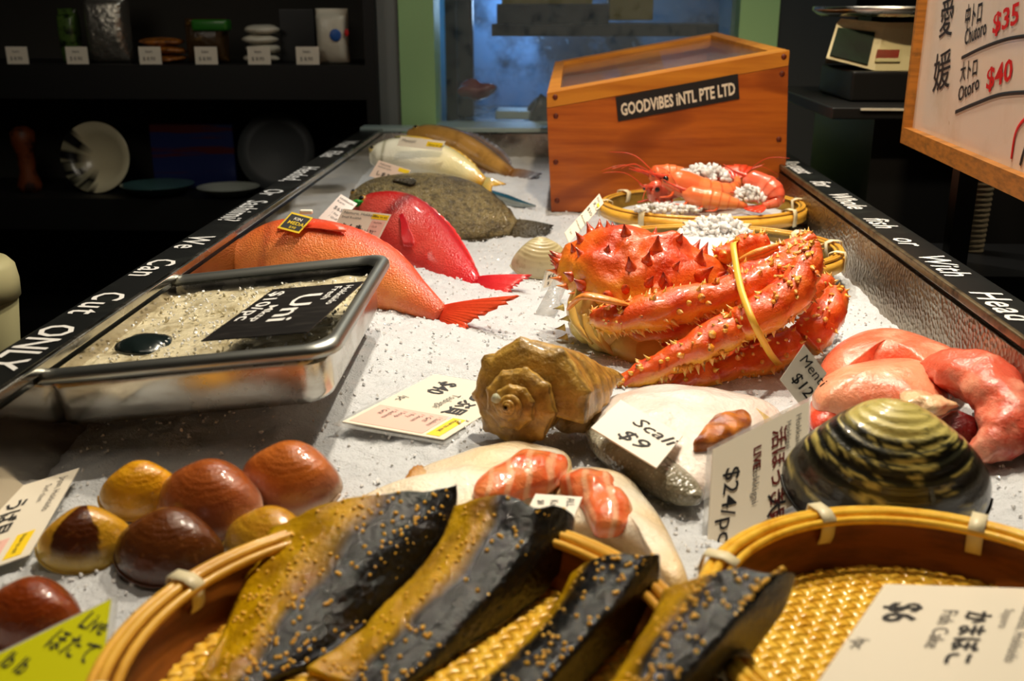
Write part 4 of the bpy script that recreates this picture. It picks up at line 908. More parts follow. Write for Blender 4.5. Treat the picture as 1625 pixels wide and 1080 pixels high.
fillet('leftmost black skinned fillet with a wide mustard-yellow side', [(432, 842, .672), (400, 905, .635), (360, 1000, .585), (310, 1110, .53)], [(668, 785, .685), (600, 870, .637), (500, 985, .58), (400, 1100, .525)], [(724, 770, .70), (702, 860, .67), (620, 985, .615), (520, 1100, .56)], 21, -.28, 230)
fillet('second fillet from the left, its blunt black end against the salmon', [(724, 806, .682), (690, 880, .65), (600, 980, .60), (490, 1100, .545)], [(850, 806, .668), (815, 890, .632), (720, 1000, .575), (610, 1110, .52)], [(906, 822, .685), (890, 890, .665), (820, 990, .62), (700, 1110, .56)], 22, -.45, 170)
fillet('narrow third black fillet with a pointed tip', [(912, 914, .618), (880, 970, .60), (800, 1060, .555), (720, 1120, .52)], [(1015, 886, .605), (985, 940, .58), (910, 1030, .535), (840, 1110, .50)], [(1040, 882, .615), (1035, 930, .605), (985, 1030, .585), (920, 1120, .54)], 23, -.78, 130)
fillet('rightmost black fillet leaning over the seam between two baskets', [(1056, 945, .56), (1035, 990, .535), (985, 1070, .49), (960, 1130, .465)], [(1225, 916, .55), (1175, 970, .525), (1105, 1050, .485), (1050, 1120, .46)], [(1256, 912, .565), (1232, 975, .55), (1165, 1060, .525), (1115, 1130, .495)], 24, -.62, 260)

# ------------------------------------------------------------------ price cards
NOTE = [('/ Sashimi', 0), ('/ Grill', 0)]
def std_inks(kanji, roma, price, origin='Hokkaido, Japan', extra=None, pr=.30, pcs='/pc', k=.20):
    return [(GREYI, [(origin, .06, .13, .085), ('Fresh daily', .06, .23, .07), (roma, .06, .62, .09)]), (BLACK, [(kanji, .05, .50, k, dict(bold=.02)), (price, .06, .93, pr, dict(shear=.15, bold=.01)), (pcs, .44, .93, .12)] + (extra or []))]
card('price_card', 'white price card lying under the whelk reading $40', 'price card', I(832, 618, .006), I(704, 697, .005), I(690, 593, .005), CARD,
     [(GREYI, [('Tsubugai', .30, .52, .12)] + eat_list(.70, .32, .07, 7, .09)), (BLACK, [('つぶ貝', .22, .36, .22, dict(bold=.02)), ('$40', .10, .80, .25, dict(shear=.1, bold=.012)), ('/pc', .46, .92, .12), ('How to eat', .70, .16, .07)])],
     [(PINKI, .66, .24, .97, .96), (YELI, .67, .07, .97, .20)], lam=.006)
card('price_card', 'white price card at the left edge beside the clams', 'price card', I(126, 742, .012), I(46, 880, .010), I(-62, 800, .012), CARD,
     [(GREYI, [('Japan, Hokkaido', .07, .13, .09), ('Surf clam', .12, .24, .08)] + eat_list(.72, .38, .07, 5, .11)), (BLACK, [('うば貝', .20, .50, .20, dict(bold=.02)), ('$9', .2, .74, .24, dict(bold=.012)), ('How to eat', .72, .17, .06)])],
     [(PINKI, .70, .28, .96, .95), (YELI, .70, .08, .96, .22)], group=None)
card('price_card', 'upright white price card for the huge clam reading /pc', 'price card', D(1284, 636, .865), D(1281, 789, .805), D(1132, 712, .815), CARD,
     [(GREYI, [('Hokkaido, Hokkaido', .08, .14, .085), ('Hokkigai', .10, .24, .07), ('Hokkigai', .36, .58, .10)]), (BROWNI, [('活ほっき貝', .12, .38, .17, dict(bold=.02)), ('LIVE', .2, .58, .11, dict(bold=.03))]), (BLACK, [('大', .76, .40, .20, dict(shear=.2, bold=.02)), ('$24/pc', .26, .86, .22, dict(shear=.15, bold=.004, rot=-.08))])], lam=.004, th=.0025)
card('price_card', 'large white price card reading $6 in the front right basket', 'price card', D(1700, 935, .640), D(1632, 1180, .455), D(1405, 926, .630), CARD,
     [(GREYI, [('Hokkaido, Hokkaido', .12, .22, .085), ('Sapporo', .18, .31, .07), ('Fish Cake', .20, .62, .115)]), (BLACK, [('かまぼこ', .20, .49, .155, dict(bold=.025, space=1.05)), ('$6', .15, .90, .24, dict(bold=.015)), ('/pc', .42, .96, .10)])], lam=.002)
tg = card('price_card', 'lime green card in the front left corner', 'price card', D(176, 950, .555), D(150, 1150, .46), D(-40, 1056, .50), GREENC,
     [(BLACK, [('Live', .10, .25, .2, dict(rot=.7)), ('ほたて', .12, .50, .2, dict(rot=.7)), ('/ pc', .5, .80, .18, dict(rot=.7)), ('lb lb', .10, .82, .18, dict(rot=.7))])], lam=.004)
card('price_card', 'white card of the red rockfish with black handwriting', 'price card', D(545, 331, 1.60), D(621, 340, 1.59), D(524, 372, 1.58), CARD,
     [(BLACK, [('Nemuro, Hokkaido', .05, .17, .15), ('Small Rockfish', .05, .33, .12), ('きんき', .08, .80, .34, dict(bold=.03, sx=.8)), ('(いい)', .52, .82, .24, dict(sx=.8)), ('How to eat', .66, .18, .11)]), (BROWNI, [('/ Sashimi', .70, .40, .10), ('/ Grill', .70, .56, .10), ('/ Steam', .70, .72, .10), ('/ Fry', .72, .88, .10)])],
     [(YELI, .64, .06, .98, .24), (PINKI, .68, .28, .97, .94)])
card('price_card', 'beige card leaning behind the red rockfish card', 'price card', D(541, 308, 1.76), D(567, 323, 1.75), D(505, 346, 1.70), CARDP,
     [(GREYI, [('Hokkaido', .1, .14, .1), ('Karei', .1, .26, .1), ('$65', .2, .50, .16), ('/ Fry', .3, .66, .1), ('/ Grill', .3, .8, .1)])])
mb = MB(); blob(mb, D(566, 322, 1.755), (.012, .004, .006), .2, S(20, 170, 40)); mb.mk('clip', pm('green_clip', S(20, 160, 44), .4), bpy.data.objects['price_card.006'])
card('price_card', 'pink card standing at the foot of the silvery white fish', 'price card', D(601, 254, 2.18), D(652, 270, 2.17), D(586, 279, 2.165), CARDP,
     [(GREYI, [('Yellowtail', .08, .2, .16), ('Hokkaido Japan', .08, .36, .12)]), (BLACK, [('しまあじ', .12, .80, .28, dict(bold=.02))]), (BROWNI, [('/ Fry', .72, .6, .14), ('/ Grill', .72, .8, .14)])], [(YELI, .66, .04, .98, .26)])
card('price_card', 'cream card standing on top of the silvery white fish', 'price card', D(636, 216, 2.225), D(707, 224, 2.215), D(630, 231, 2.22), CARD,
     [(GREYI, [('Miyazaki', .06, .5, .42)]), (BLACK, [('How to eat', .66, .62, .34)])], [(YELI, .62, .22, .97, .7)])
t = card('price_tag', 'small black tag with yellow border stuck in the orange-red fish', 'price tag', D(463, 336, 1.42), D(497, 345, 1.42), D(440, 361, 1.40), YELI,
     [(PAPER, [('KIN', .32, .38, .22, dict(bold=.02))]), (YELI, [('MEDAI', .20, .64, .26, dict(bold=.02)), ('$98', .40, .86, .2)])], [(BLACK, .07, .10, .93, .90)])
mb = MB(); box(mb, D(486, 336, 1.43), (.018, .008, .006), .002); mb.mk('clip', PAPER, t)
card('price_card', 'small white card lying on the second salmon collar', 'price card', I(850, 783, .045), I(924, 788, .046), I(832, 818, .045), PAPER,
     [(BLACK, [('ALL', .70, .12, .24, dict(rot=-1.4)), ('Kama', .38, .25, .24, dict(rot=-1.4)), ('$8', .12, .3, .2, dict(rot=-1.4))])])
card('price_card', 'handwritten white card reading $9 on the white fish piece', 'price card', I(985, 634, .050), I(1084, 690, .048), I(938, 678, .050), PAPER,
     [(BLACK, [('Scali', .34, .40, .36, dict(shear=.35, rot=-.05)), ('$9', .30, .84, .40, dict(shear=.35, rot=-.05))])])
card('price_card', 'handwritten white card stuck upright beside the red fish collar', 'price card', D(1276, 546, .965), D(1312, 592, .955), D(1238, 602, .955), PAPER,
     [(BLACK, [('Menti', .12, .34, .36, dict(shear=.3)), ('$12', .22, .78, .40, dict(shear=.3, bold=.01))])])
card('price_card', 'tall white card leaning on the prawn basket', 'price card', D(951, 307, 1.76), D(958, 322, 1.745), D(896, 369, 1.66), CARD,
     [(GREYI, [('Ebi', .12, .10, .07), ('/ pc', .15, .9, .06)]), (BLACK, [('えび', .1, .22, .09), ('$30', .1, .38, .09), ('Amaebi', .08, .56, .06), ('Hokkaido', .06, .70, .05)])], [(YELI, .55, .10, .9, .16)])
t = card('price_card', 'small white card on a clear sheet in front of the pale clam', 'price card', D(868, 432, 1.50), D(892, 424, 1.50), D(862, 457, 1.49), CARD,
     [(BLACK, [('KC', .14, .5, .42, dict(bold=.02)), ('$', .2, .88, .3)])], lam=.004)
mb = MB(); q = [D(880, 440, 1.495), D(905, 440, 1.495), D(880, 500, 1.38), D(845, 505, 1.38)]; sheet(mb, [[q[0], q[1]], [q[3], q[2]]], .0012); mb.mk('clear_sheet', LAMI, t)

# ------------------------------------------------------------------ wooden box
def hexa(mb, b, tp):
    mb.add(list(b) + list(tp), [(3, 2, 1, 0), (4, 5, 6, 7), (0, 1, 5, 4), (1, 2, 6, 5), (2, 3, 7, 6), (3, 0, 4, 7)])
def wooden_box():
    YF, YB = 2.12, 2.66; tFL, tFR = D(868, 148, YF), D(1253, 80, YF); tBL, tBR = D(881, 98, YB), D(1136, 51, YB)
    bFL, bFR = D(875, 346, YF), D(1245, 346, YF); z0 = .005; bFL.z = bFR.z = z0
    bBL = Vector((tBL.x, YB, z0)); bBR = Vector((tBR.x, YB, z0))
    t = thing('wooden_box', 'slanted wooden box with glass lid and black name strip', 'box', ((bFL.x + bFR.x) / 2, 2.4, z0)); th = .022
    def panel(nm, a, b, c, d, inn, mat=WOODB):           # a,b bottom, c,d top (c above b)
        mb = MB(); hexa(mb, [a, b, b + inn, a + inn], [d, c, c + inn, d + inn]); return mb.mk(nm, mat, t, False)
    dn = Vector((0, 0, -.030))
    fp = panel('front_panel', bFL, bFR, tFR + dn, tFL + dn, Vector((0, th, 0)))
    panel('back_panel', bBL, bBR, tBR + dn, tBL + dn, Vector((0, -th, 0)))
    fy = Vector((0, th, 0)); panel('side_panel', bFL + fy, bBL - fy, tBL + dn - fy, tFL + dn + fy, Vector((th, 0, 0)))
    panel('side_panel', bFR + fy, bBR - fy, tBR + dn - fy, tFR + dn + fy, Vector((-th, 0, 0)))
    panel('bottom_panel', bFL, bFR, bFR + Vector((0, 0, .01)), bFL + Vector((0, 0, .01)), Vector((0, YB - YF, 0)))
    lid = MB(); ov = Vector((0, 0, .001))
    A = [tFL, tFR, tBR, tBL]; cen = sum(A, Vector()) / 4
    inn = [tFL.lerp(tFR, .055).lerp(tBL.lerp(tBR, .055), .09), tFL.lerp(tFR, .945).lerp(tBL.lerp(tBR, .945), .09), tFL.lerp(tFR, .945).lerp(tBL.lerp(tBR, .945), .93), tFL.lerp(tFR, .055).lerp(tBL.lerp(tBR, .055), .93)]
    for k in range(4):
        a, b, c2, d2 = A[k], A[(k + 1) % 4], inn[(k + 1) % 4], inn[k]; hexa(lid, [p + dn + ov for p in (a, b, c2, d2)], [a, b, c2, d2])
    lid = lid.mk('lid_frame', WOODL, t, False)
    g = MB(); hexa(g, [p - Vector((0, 0, .012)) for p in inn], [p - Vector((0, 0, .008)) for p in inn]); g.mk('lid_glass', GLASS, lid, False)
    mb = MB(); c = (inn[1] + inn[2]) / 2 * .55 + (inn[0] + inn[3]) / 2 * .45; blob(mb, c + Vector((.08, -.06, -.12)), (.13, .14, .10), .35, hi=True)
    mb.mk('plastic_bag', PLAST, None, label='crumpled clear plastic bag seen through the box lid', category='bag')
    for (x, y) in ((882, 184), (882, 257), (1241, 117), (1236, 221), (1236, 285), (884, 318), (881, 154), (1244, 90)):
        p = D(x, y, YF); mb = MB(); lathe(mb, p, [(.0055, 0), (.005, .0015), (.001, .0018)], 16, M=Euler((R(90), 0, 0)).to_matrix()); mb.mk('plug', NAILM, t)
    # name strip
    TL, TR, BL = D(977, 154, YF - .002), D(1171, 117, YF - .002), D(981, 193, YF - .002)
    ns = thing('name_strip', 'black strip lettered GOODVIBES INTL PTE LTD on the wooden box', 'sign', (TL + BL) / 2)
    U = (TR - TL).normalized(); Vu = (TL - BL).normalized(); W = (TR - TL).length; H = (TL - BL).length
    ns.parent = None
    mb = MB(); q = [TL, TR, TR + BL - TL, BL]; q2 = [p + Vector((0, .002, 0)) for p in q]; hexa(mb, q2, q); bpy.data.objects.remove(ns)
    ns = mb.mk('name_strip', BLACK, t, False)
    gw = max(v[0] for v in glyphs([('GOODViBES iNTL PTE LTD', 0, 0, H * .68, dict(bold=.03))])[0][0])
    letter(ns, [('GOODViBES iNTL PTE LTD', W * .03, -H * .78, H * .68, dict(bold=.03, sx=W * .94 / gw))], TL, U, Vu, CARD, .0008)
wooden_box()

# ------------------------------------------------------------------ tank window behind
def at(px, py, Y): return D(px, py, Y)
def vpost(name, x0, x1, Y, dp, mat, z0=FZ, z1=2.4):
    a, b = D(x0, 150, Y), D(x1, 150, Y); struct(name, ((a.x + b.x) / 2, Y + dp / 2, (z0 + z1) / 2), (b.x - a.x, dp, z1 - z0), mat)
vpost('trim_1', 636, 691, 2.83, .14, GREENP); vpost('trim_2', 1166, 1227, 2.83, .14, GREENP)
vpost('wall_panel_left', 590, 635, 2.84, .12, GREYP); vpost('wall_panel_right', 1228, 1345, 2.90, .12, WALLR)
a, b = D(691, 200, 2.85), D(1166, 200, 2.85)
struct('wall_below_window', ((a.x + b.x) / 2, 2.93, (FZ + .10) / 2), (b.x - a.x, .06, .10 - FZ), STEEL)
struct('trim_3', ((a.x + b.x) / 2, 2.86, .108), (b.x - a.x, .14, .016), SILL)
struct('window_1', ((a.x + b.x) / 2, 2.90, .85), (b.x - a.x, .006, 1.48), TANKG)
tk = thing('fish_tank', 'dim blue lit tank behind the green framed window', 'tank', ((a.x + b.x) / 2, 3.3, .11))
mb = MB(); box(mb, (.17, 3.62, .75), (1.0, .02, 1.5)); mb.mk('back_panel', TANKB, tk, False)
mb = MB(); box(mb, (a.x - .06, 3.33, .75), (.02, .56, 1.5)); mb.mk('side_panel', TANKT, tk, False)
mb = MB(); box(mb, (b.x + .06, 3.33, .75), (.02, .56, 1.5)); mb.mk('side_panel', TANKT, tk, False)
mb = MB(); box(mb, (.17, 3.33, .09), (.96, .56, .02)); mb.mk('base', STEEL, tk, False)
def boxpx(name, x0, y0, x1, y1, Y, dp, mat, label, cat, bev=.004):
    p, q = D(x0, y0, Y), D(x1, y1, Y); mb = MB(); box(mb, ((p.x + q.x) / 2, Y + dp / 2, (p.z + q.z) / 2), (abs(q.x - p.x), dp, abs(p.z - q.z)), bev)
    return mb.mk(name, mat, None, False, label=label, category=cat)
boxpx('filter_box', 788, 6, 966, 38, 3.10, .2, DARKP, 'dark box hanging in the tank near its top', 'box')
boxpx('filter_box', 968, -30, 1036, 32, 3.12, .16, OLIVE, 'olive box hanging at the top of the tank', 'box')
boxpx('filter_box', 796, -20, 940, 10, 3.12, .16, OLIVE, 'olive slab standing in for the lit top of the dark tank box', 'box')  # added slab, olive light on the box top given as its colour
boxpx('tank_shelf', 780, 38, 1140, 58, 3.05, .3, DARKP, 'dark shelf across the tank under the hanging boxes', 'shelf')
boxpx('tank_pipe', 722, -30, 752, 205, 3.2, .05, DARKP, 'dark upright pipe at the left of the tank', 'pipe', .012)
boxpx('tank_tray', 786, 176, 842, 190, 3.0, .12, SILL, 'pale blue tray on the floor of the tank', 'tray')
mb = MB(); blob(mb, D(862, 178, 3.0), (.045, .05, .05), .3, hi=True); mb.mk('stone', DARKP, None, label='dark rounded stone in the tank beside the pale tray', category='stone')
mb = MB(); blob(mb, D(755, 143, 3.08), (.05, .04, .028), .25, S(120, 20, 16), True); mb.mk('crab', BOWLW, None, label='dim red crab low in the tank by the pipe', category='crab')

# ------------------------------------------------------------------ whiteboard, tube, scale at the right
def board():
    zb = .205; p0 = G(1442, 226, zb); p1 = G(1640, 318, zb); U = (p1 - p0); U.z = 0; U.normalize(); Z = Vector((0, 0, 1)); N = U.cross(Z).normalized()
    p0.z = zb; Wb, Hb, fw = .62, .62, .026; t = thing('whiteboard', 'wood framed whiteboard with handwritten tuna prices', 'whiteboard', p0 + U * Wb / 2)
    def bar(nm, x0, y0, x1, y1, d0, d1, mat, par=t):
        mb = MB(); b = [p0 + U * x + Z * y + N * d for (x, y, d) in ((x0, y0, d0), (x1, y0, d0), (x1, y0, d1), (x0, y0, d1))]
        u = [p0 + U * x + Z * y + N * d for (x, y, d) in ((x0, y1, d0), (x1, y1, d0), (x1, y1, d1), (x0, y1, d1))]; hexa(mb, b, u); return mb.mk(nm, mat, par, False)
    pan = bar('panel', .01, .01, Wb - .01, Hb - .01, -.006, 0, BOARDW)
    fr = thing('frame', '', '', p0); bpy.data.objects.remove(fr)
    bar('frame_bar', 0, 0, Wb, fw, -.012, .014, BOARDF); bar('frame_bar', 0, Hb - fw, Wb, Hb, -.012, .014, BOARDF)
    bar('frame_bar', 0, fw, .012, Hb - fw, -.012, .014, BOARDF); bar('frame_bar', Wb - .012, fw, Wb, Hb - fw, -.012, .014, BOARDF)
    O = p0 + N * .0005
    # pixel -> board coordinates
    def bc(px, py):
        d = ray(px, py); k = (p0 - CAMP).dot(N) / d.dot(N); q = CAMP + d * k - p0; return q.dot(U), q.dot(Z)
    def wr(s, px, py, px2, py2, hpx, bold=.02, mat=BLACK, sx=None):
        x, y = bc(px, py); x2, y2 = bc(px2, py2); ang = math.atan2(y2 - y, x2 - x); L = math.hypot(x2 - x, y2 - y); sz = bc(px, py - hpx)[1] - y
        V = glyphs([(s, 0, 0, sz, dict(bold=bold))])[0][0]; wd = max(v[0] for v in V) if V else 1
        return (s, x, y, sz, dict(bold=bold, rot=ang, sx=L / wd))
    letter(pan, [wr('愛', 1490, 56, 1512, 50, 66, .006), wr('媛', 1480, 142, 1508, 132, 66, .006), wr('中トロ', 1531, 44, 1558, 34, 42), wr('Chutoro', 1531, 72, 1566, 54, 36), wr('大トロ', 1524, 128, 1551, 118, 34), wr('Otoro', 1521, 162, 1555, 140, 34)], O, U, Z, BLACK, .0006, split=True)
    letter(pan, [wr('$35', 1575, 54, 1617, 36, 46, .022), wr('$40', 1565, 142, 1607, 126, 48, .022)], O, U, Z, REDI, .0006, split=True)
    def stroke(pts, wpx, mat):
        mb = MB(); rows = []; P = [bc(*p) for p in pts]; hw = wpx * mpp(p0) / 2
        for i in range(25):
            a = crom([Vector((x, y, 0)) for x, y in P], i / 24); b = crom([Vector((x, y, 0)) for x, y in P], min(1, i / 24 + .02)) - crom([Vector((x, y, 0)) for x, y in P], max(0, i / 24 - .02)); nn = Vector((-b.y, b.x, 0)).normalized() * hw
            rows.append([O + U * (a + nn).x + Z * (a + nn).y + N * .0006, O + U * (a - nn).x + Z * (a - nn).y + N * .0006])
        sheet(mb, rows, .0004); mb.mk('lettering', mat, pan)
    stroke([(1527, 92), (1560, 76), (1600, 62), (1640, 56)], 4.5, BLACK); stroke([(1517, 178), (1550, 164), (1590, 150), (1640, 146)], 5, BLACK)
    stroke([(1606, 252), (1612, 215), (1622, 195), (1640, 180)], 5, REDI); stroke([(1620, 262), (1626, 240), (1634, 220)], 5, BLACK)
    mb = MB()                                            # rear leg so the board stands on the counter behind the rail
    for x in (.12, .50):
        b = p0 + U * x - N * .03; box(mb, (b.x + .03, b.y, (zb + FZ) / 2 - .01), (.03, .03, zb - FZ - .02))
    mb.mk('stand', DARKP, t, False)
board()
p = D(1541, 270, 1.78); q = D(1541, 398, 1.78); mb = MB(); pr = []
n = 76; r0 = 20.5 * mpp(p); hh = p.z + .03 - q.z
for k in range(n + 1):
    u = k / n; pr.append((r0 * (.88 + .16 * u) * (1 + .045 * math.sin(k * 2 * math.pi / 4)), hh * u))
lathe(mb, (q.x, q.y, q.z), pr, 40); mb.mk('ribbed_tube', TUBEM, None, label='pale ribbed plastic tube standing under the whiteboard', category='tube')
mb = MB(); box(mb, (q.x + .02, q.y - .06, (q.z + FZ) / 2), (.24, .24, q.z - FZ)); mb.mk('side_table', DARKP, None, False, label='low dark table beyond the rail under the ribbed tube', category='table')
def scale():
    Y = 2.2; c = D(1395, 72, Y); t = thing('weighing_scale', 'cream electronic weighing scale on a dark stand', 'scale', (c.x, c.y, D(1395, 118, Y).z))
    # housing: bent front, tapering to the left
    top = [D(1330, 30, Y), D(1405, 36, Y - .03), D(1500, 38, Y - .03), D(1500, 20, Y + .2), D(1330, 20, Y + .2)]; bot = [D(1311, 92, Y - .03), D(1388, 112, Y - .06), D(1500, 112, Y - .06), D(1500, 80, Y + .2), D(1311, 80, Y + .2)]
    zt = top[1].z; zb = bot[1].z
    for p in top: p.z = zt
    top[0].z = zt + .008
    for p in bot: p.z = zb
    bot[0].z = D(1311, 92, Y - .03).z
    mid = [a.lerp(b, .12) for a, b in zip(top, bot)]; cen = sum(top, Vector()) / 5
    tp = [p.lerp(cen, .05) for p in top]
    mb = MB(); V = bot + mid + tp; F = [(0, 1, 6, 5), (1, 2, 7, 6), (2, 3, 8, 7), (3, 4, 9, 8), (4, 0, 5, 9), (5, 6, 11, 10), (6, 7, 12, 11), (7, 8, 13, 12), (8, 9, 14, 13), (9, 5, 10, 14), (10, 11, 12, 13, 14), (4, 3, 2, 1, 0)]
    mb.add(V, F); mb.mk('housing', CREAMS, t, False)
    def onface(nm, mat, u0, v0, u1, v1, a=0, b=1):
        A, B, C2, D2 = mid[a], mid[b], bot[b], bot[a]; f = lambda u, v: A.lerp(B, u).lerp(D2.lerp(C2, u), v)
        N = (B - A).cross(A - D2).normalized(); N = N if N.dot(CAMP - A) > 0 else -N
        q = [f(u0, v0), f(u1, v0), f(u1, v1), f(u0, v1)]; mb = MB(); hexa(mb, [p - N * .001 for p in q], [p + N * .005 for p in q]); return mb.mk(nm, mat, t, False)
    onface('display', SCREEN, .06, .14, .84, .92); onface('warning_label', REDI, -.03 + .0, .52, .30, .72, 1, 2); onface('key_panel', CREAM, -.03, .50, .33, .80, 1, 2)
    pc = D(1420, 18, Y + .06); mb = MB(); lathe(mb, (pc.x, pc.y, pc.z - .01), [(.001, 0), (.15, 0), (.165, .012), (.165, .02), (.15, .018), (.13, .008), (.001, .006)], 48); mb.mk('weighing_pan', STEEL, t)
    mb = MB(); box(mb, (pc.x, pc.y, (zt + pc.z - .01) / 2), (.12, .1, pc.z - zt)); mb.mk('pan_support', DARKP, t, False)
    b = D(1395, 114, Y); e = D(1395, 156, Y); mb = MB(); box(mb, (b.x + .03, Y + .05, (zb + e.z) / 2), (.21, .26, zb - e.z - .001), .006); mb.mk('stand', DARKP, t, False)
    tb = thing('counter_table', 'dark counter table with a pale edge under the weighing scale', 'table', (b.x + .2, Y + .1, FZ))
    mb = MB(); box(mb, (b.x + .22, Y + .08, e.z - .012), (.72, .56, .022), .004); mb.mk('table_top', DARKP, tb, False)
    ep = D(1367, 159, Y - .2); mb = MB(); box(mb, (ep.x + .15, Y - .202, e.z - .004), (.30, .006, .004)); mb.mk('pale_edge', PACKW, tb, False)
    mb = MB(); box(mb, (b.x + .26, Y + .10, (e.z - .024 + FZ) / 2), (.60, .48, e.z - .024 - FZ)); mb.mk('cabinet', DARKP, tb, False)
scale()

# ------------------------------------------------------------------ shelves at the left
def shelves():
    YS = 2.80; z1 = D(300, 103, YS).z; z2 = D(300, 316, YS).z; xr = D(592, 200, YS).x; xl = -2.0; dp = .36
    t = thing('shelf_unit', 'dark shelf unit against the left part of the back wall', 'shelf', ((xl + xr) / 2, YS + dp / 2, FZ))
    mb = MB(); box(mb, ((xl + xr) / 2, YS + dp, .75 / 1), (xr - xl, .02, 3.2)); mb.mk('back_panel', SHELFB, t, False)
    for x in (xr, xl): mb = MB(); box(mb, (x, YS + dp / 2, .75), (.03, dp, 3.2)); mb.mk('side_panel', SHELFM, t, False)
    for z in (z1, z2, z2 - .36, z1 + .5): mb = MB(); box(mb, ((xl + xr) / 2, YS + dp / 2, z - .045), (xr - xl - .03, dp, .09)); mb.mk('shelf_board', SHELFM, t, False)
    def X(px, Y=YS + .06): return D(px, 100, Y).x
    cards = [(27, 'half-cut price card at the far left end of the top shelf'), (122, 'white price card below the green pouch'), (238, 'white price card before the orange packets'), (327, 'white price card before the green and brown bag'), (411, 'white price card against the stacked white packs'), (488, 'white price card beside the pale pouch')]
    for (px, lb) in cards:
        a, b = D(px - 19, 74, YS + .01), D(px + 19, 101, YS + .01); W = b.x - a.x; H = a.z - b.z
        card('shelf_price_card', lb, 'price card', a, Vector((b.x, a.y, a.z)), Vector((a.x, a.y, z1 + .001)), CARD, [(GREYI, [('Item', .3, .35, .24), ('$ 8.90', .16, .78, .30)])], group='price cards on the dark shelf')
    sh = z1
    def pouch(name, label, px0, px1, ytop, Y, dp, mat, cat, e=.35, zb=None, group=None):
        a, b = D(px0, 100, Y), D(px1, 100, Y); h = D(px0, ytop, Y).z - (zb or sh); cx = (a.x + b.x) / 2; hw = (b.x - a.x) / 2; V = []; m, n = 22, 28
        for i in range(m):
            u = i / (m - 1); dd = dp * (.25 + .75 * math.sin(math.pi * min(1, (1 - u) * .9 + .1)) ** .6) * (1 if u < .9 else .35); ww = hw * (1 - .08 * math.sin(math.pi * u))
            for j in range(n):
                ph = 2 * math.pi * j / n; cs, sn = math.cos(ph), math.sin(ph)
                V.append(Vector((cx + ww * math.copysign(abs(cs) ** e, cs), Y + dd * math.copysign(abs(sn) ** .7, sn), (zb or sh) + .001 + h * u)))
        mb = MB(); mb.add(V, ringfaces(m, n)); return mb.mk(name, mat, None, label=label, category=cat, group=group)
    pouch('pouch', 'green printed pouch above the second price card', 102, 132, 14, YS + .10, .03, PACKG, 'pouch')
    pouch('pouch', 'shiny silver foil pouch on the top shelf', 146, 212, -12, YS + .10, .045, SILVER, 'pouch')
    for k in range(3):
        mb = MB(); blob(mb, (X(252) + .008 * (k % 2), YS + .10, sh + .012 + .022 * k), (.062, .05, .012), .12, hi=True); mb.mk('packet', PACKO, None, label=['flat orange packet at the bottom of the three', 'flat orange packet in the middle of the three', 'flat orange packet topping the three'][k], category='packet', group='orange packets on the top shelf')
    b = pouch('snack_bag', 'brown bag with green top beside the white packs', 300, 366, 30, YS + .11, .04, PACKBR, 'bag')
    mb = MB(); c = D(333, 40, YS + .07); box(mb, (c.x, YS + .085, c.z), (.098, .05, .03), .008); mb.mk('bag_top', pm('bag_top_green', S(40, 110, 30), .3, coat=.4), b)
    for k in range(4):
        mb = MB(); blob(mb, (X(409) + .006 * (k % 2), YS + .10, sh + .013 + .0255 * k), (.048, .05, .0135), .08, hi=True)
        mb.mk('rice_pack', PACKW, None, label=['white pillow pack at the bottom of the stack', 'white pillow pack second from the bottom of the stack', 'white pillow pack second from the top of the stack', 'white pillow pack topping the stack'][k], category='pack', group='stacked white packs')
    mb = MB(); a, b2 = D(443, 14, YS + .14), D(504, 100, YS + .14); box(mb, ((a.x + b2.x) / 2, YS + .17, (a.z + sh) / 2), (b2.x - a.x, .08, a.z - sh - .001), .002); mb.mk('carton', DARKP, None, False, label='black carton behind the last price card', category='carton')
    pb = pouch('pouch', 'pale pouch with blue print at the right end of the shelf', 505, 556, 14, YS + .07, .04, PACKW, 'pouch', .5)
    mb = MB(); c = D(531, 56, YS + .02); blob(mb, (c.x, YS + .030, c.z), (.016, .004, .016), 0, hi=True); mb.mk('blue_print', BLUEP, pb)
    mb = MB(); c = D(548, 52, YS + .02); blob(mb, (c.x, YS + .036, c.z), (.006, .003, .010), 0, hi=True); mb.mk('red_print', REDI, pb)
    # lower shelf
    s2 = z2; M90 = Euler((R(78), 0, 0)).to_matrix()
    c = D(152, 262, YS + .10); rb = 56 * mpp(c)
    def bowlc(k, a, v): return S(226, 216, 180) if v.x > -.035 + .30 * (v.y) * -1 else (S(20, 20, 20) if noise.noise(v * 60) > -.12 else S(150, 146, 120))
    mb = MB(); lathe(mb, (c.x, c.y, s2 + rb * .99), [(.001, -.055), (.035, -.055), (.036, -.06), (.042, -.06), (rb * .72, -.035), (rb, .0), (rb * .985, .003), (rb * .66, -.028), (.03, -.046), (.001, -.047)], 72, M=M90, colfn=bowlc); mb.mk('bowl', BOWLW, None, label='cream bowl with black patterned side, standing on its edge', category='bowl')
    a, b2 = D(235, 197, YS + .16), D(375, 280, YS + .16); mb = MB(); box(mb, ((a.x + b2.x) / 2, YS + .2, (a.z + s2) / 2), (b2.x - a.x, .08, a.z - s2 - .001), .004); mb.mk('carton', PACKB, None, False, label='blue and red printed carton on the lower shelf', category='carton')
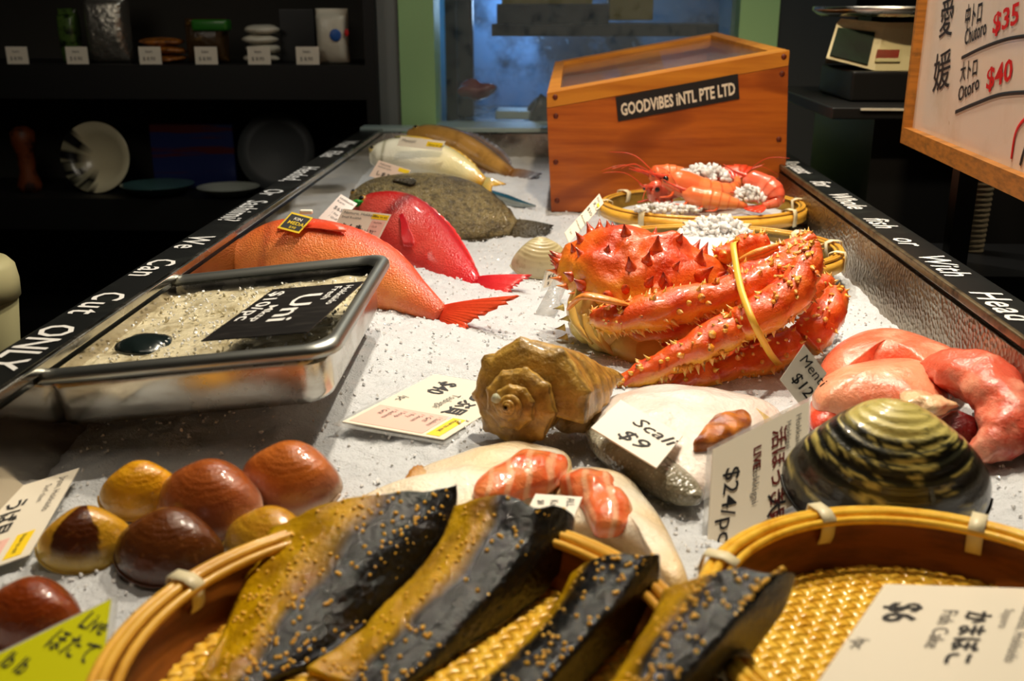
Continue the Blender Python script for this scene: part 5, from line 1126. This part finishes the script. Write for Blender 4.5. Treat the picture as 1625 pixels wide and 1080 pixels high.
    c = D(250, 295, YS + .06); mb = MB(); lathe(mb, (c.x, c.y, s2 + .001), [(.04, 0), (.06, .004), (.10, .03), (.102, .032), (.098, .032), (.05, .009), (.001, .007)], 56); mb.mk('dish', DISHG, None, label='shallow teal dish beside the standing bowl', category='dish')
    c = D(362, 296, YS + .05); mb = MB(); lathe(mb, (c.x, c.y, s2 + .001), [(.03, 0), (.05, .004), (.082, .026), (.084, .028), (.08, .028), (.045, .009), (.001, .007)], 56, sx=1.05); mb.mk('dish', DISHW, None, label='pale oval dish right of the teal dish', category='dish')
    c = D(440, 256, YS + .16); rb = 62 * mpp(c); mb = MB(); lathe(mb, (c.x, c.y, s2 + rb * .98), [(.001, -.016), (.05, -.016), (rb * .7, -.010), (rb, .004), (rb * .99, .008), (rb * .7, -.004), (.001, -.008)], 64, M=M90); mb.mk('plate', DISHD, None, label='large grey plate standing upright on the lower shelf', category='plate')
    a = D(33, 195, YS + .1); mb = MB(); lathe(mb, (a.x, a.y, s2 + .001), [(.03, 0), (.034, .02), (.022, .06), (.026, .11), (.034, .14), (.034, .17), (.018, .185), (.001, .188)], 32); mb.mk('figurine', RUST, None, label='dim orange-brown figurine at the left end of the lower shelf', category='figurine')
shelves()
# cream tub at the left edge
c = D(-62, 450, 1.12); r = 84 * mpp(c); zt = D(10, 416, 1.12).z
t = thing('plastic_tub', 'cream plastic tub cut off by the left edge', 'tub', (c.x, c.y, zt - .16))
mb = MB(); lathe(mb, (c.x, c.y, zt - .16), [(r * .72, 0), (r * .78, .01), (r * .95, .115), (r * .93, .118)], 56); mb.mk('tub_body', CREAM, t)
mb = MB(); lathe(mb, (c.x, c.y, zt - .16), [(r * .90, .112), (r, .116), (r * 1.01, .135), (r * .97, .152), (r * .86, .16), (.001, .161)], 56); mb.mk('tub_lid', CREAM, t)
mb = MB(); box(mb, (c.x - .02, c.y, (zt - .161 + FZ) / 2), (.20, .24, zt - .161 - FZ)); mb.mk('stool', DARKP, None, False, label='dark stool under the cream tub', category='stool')
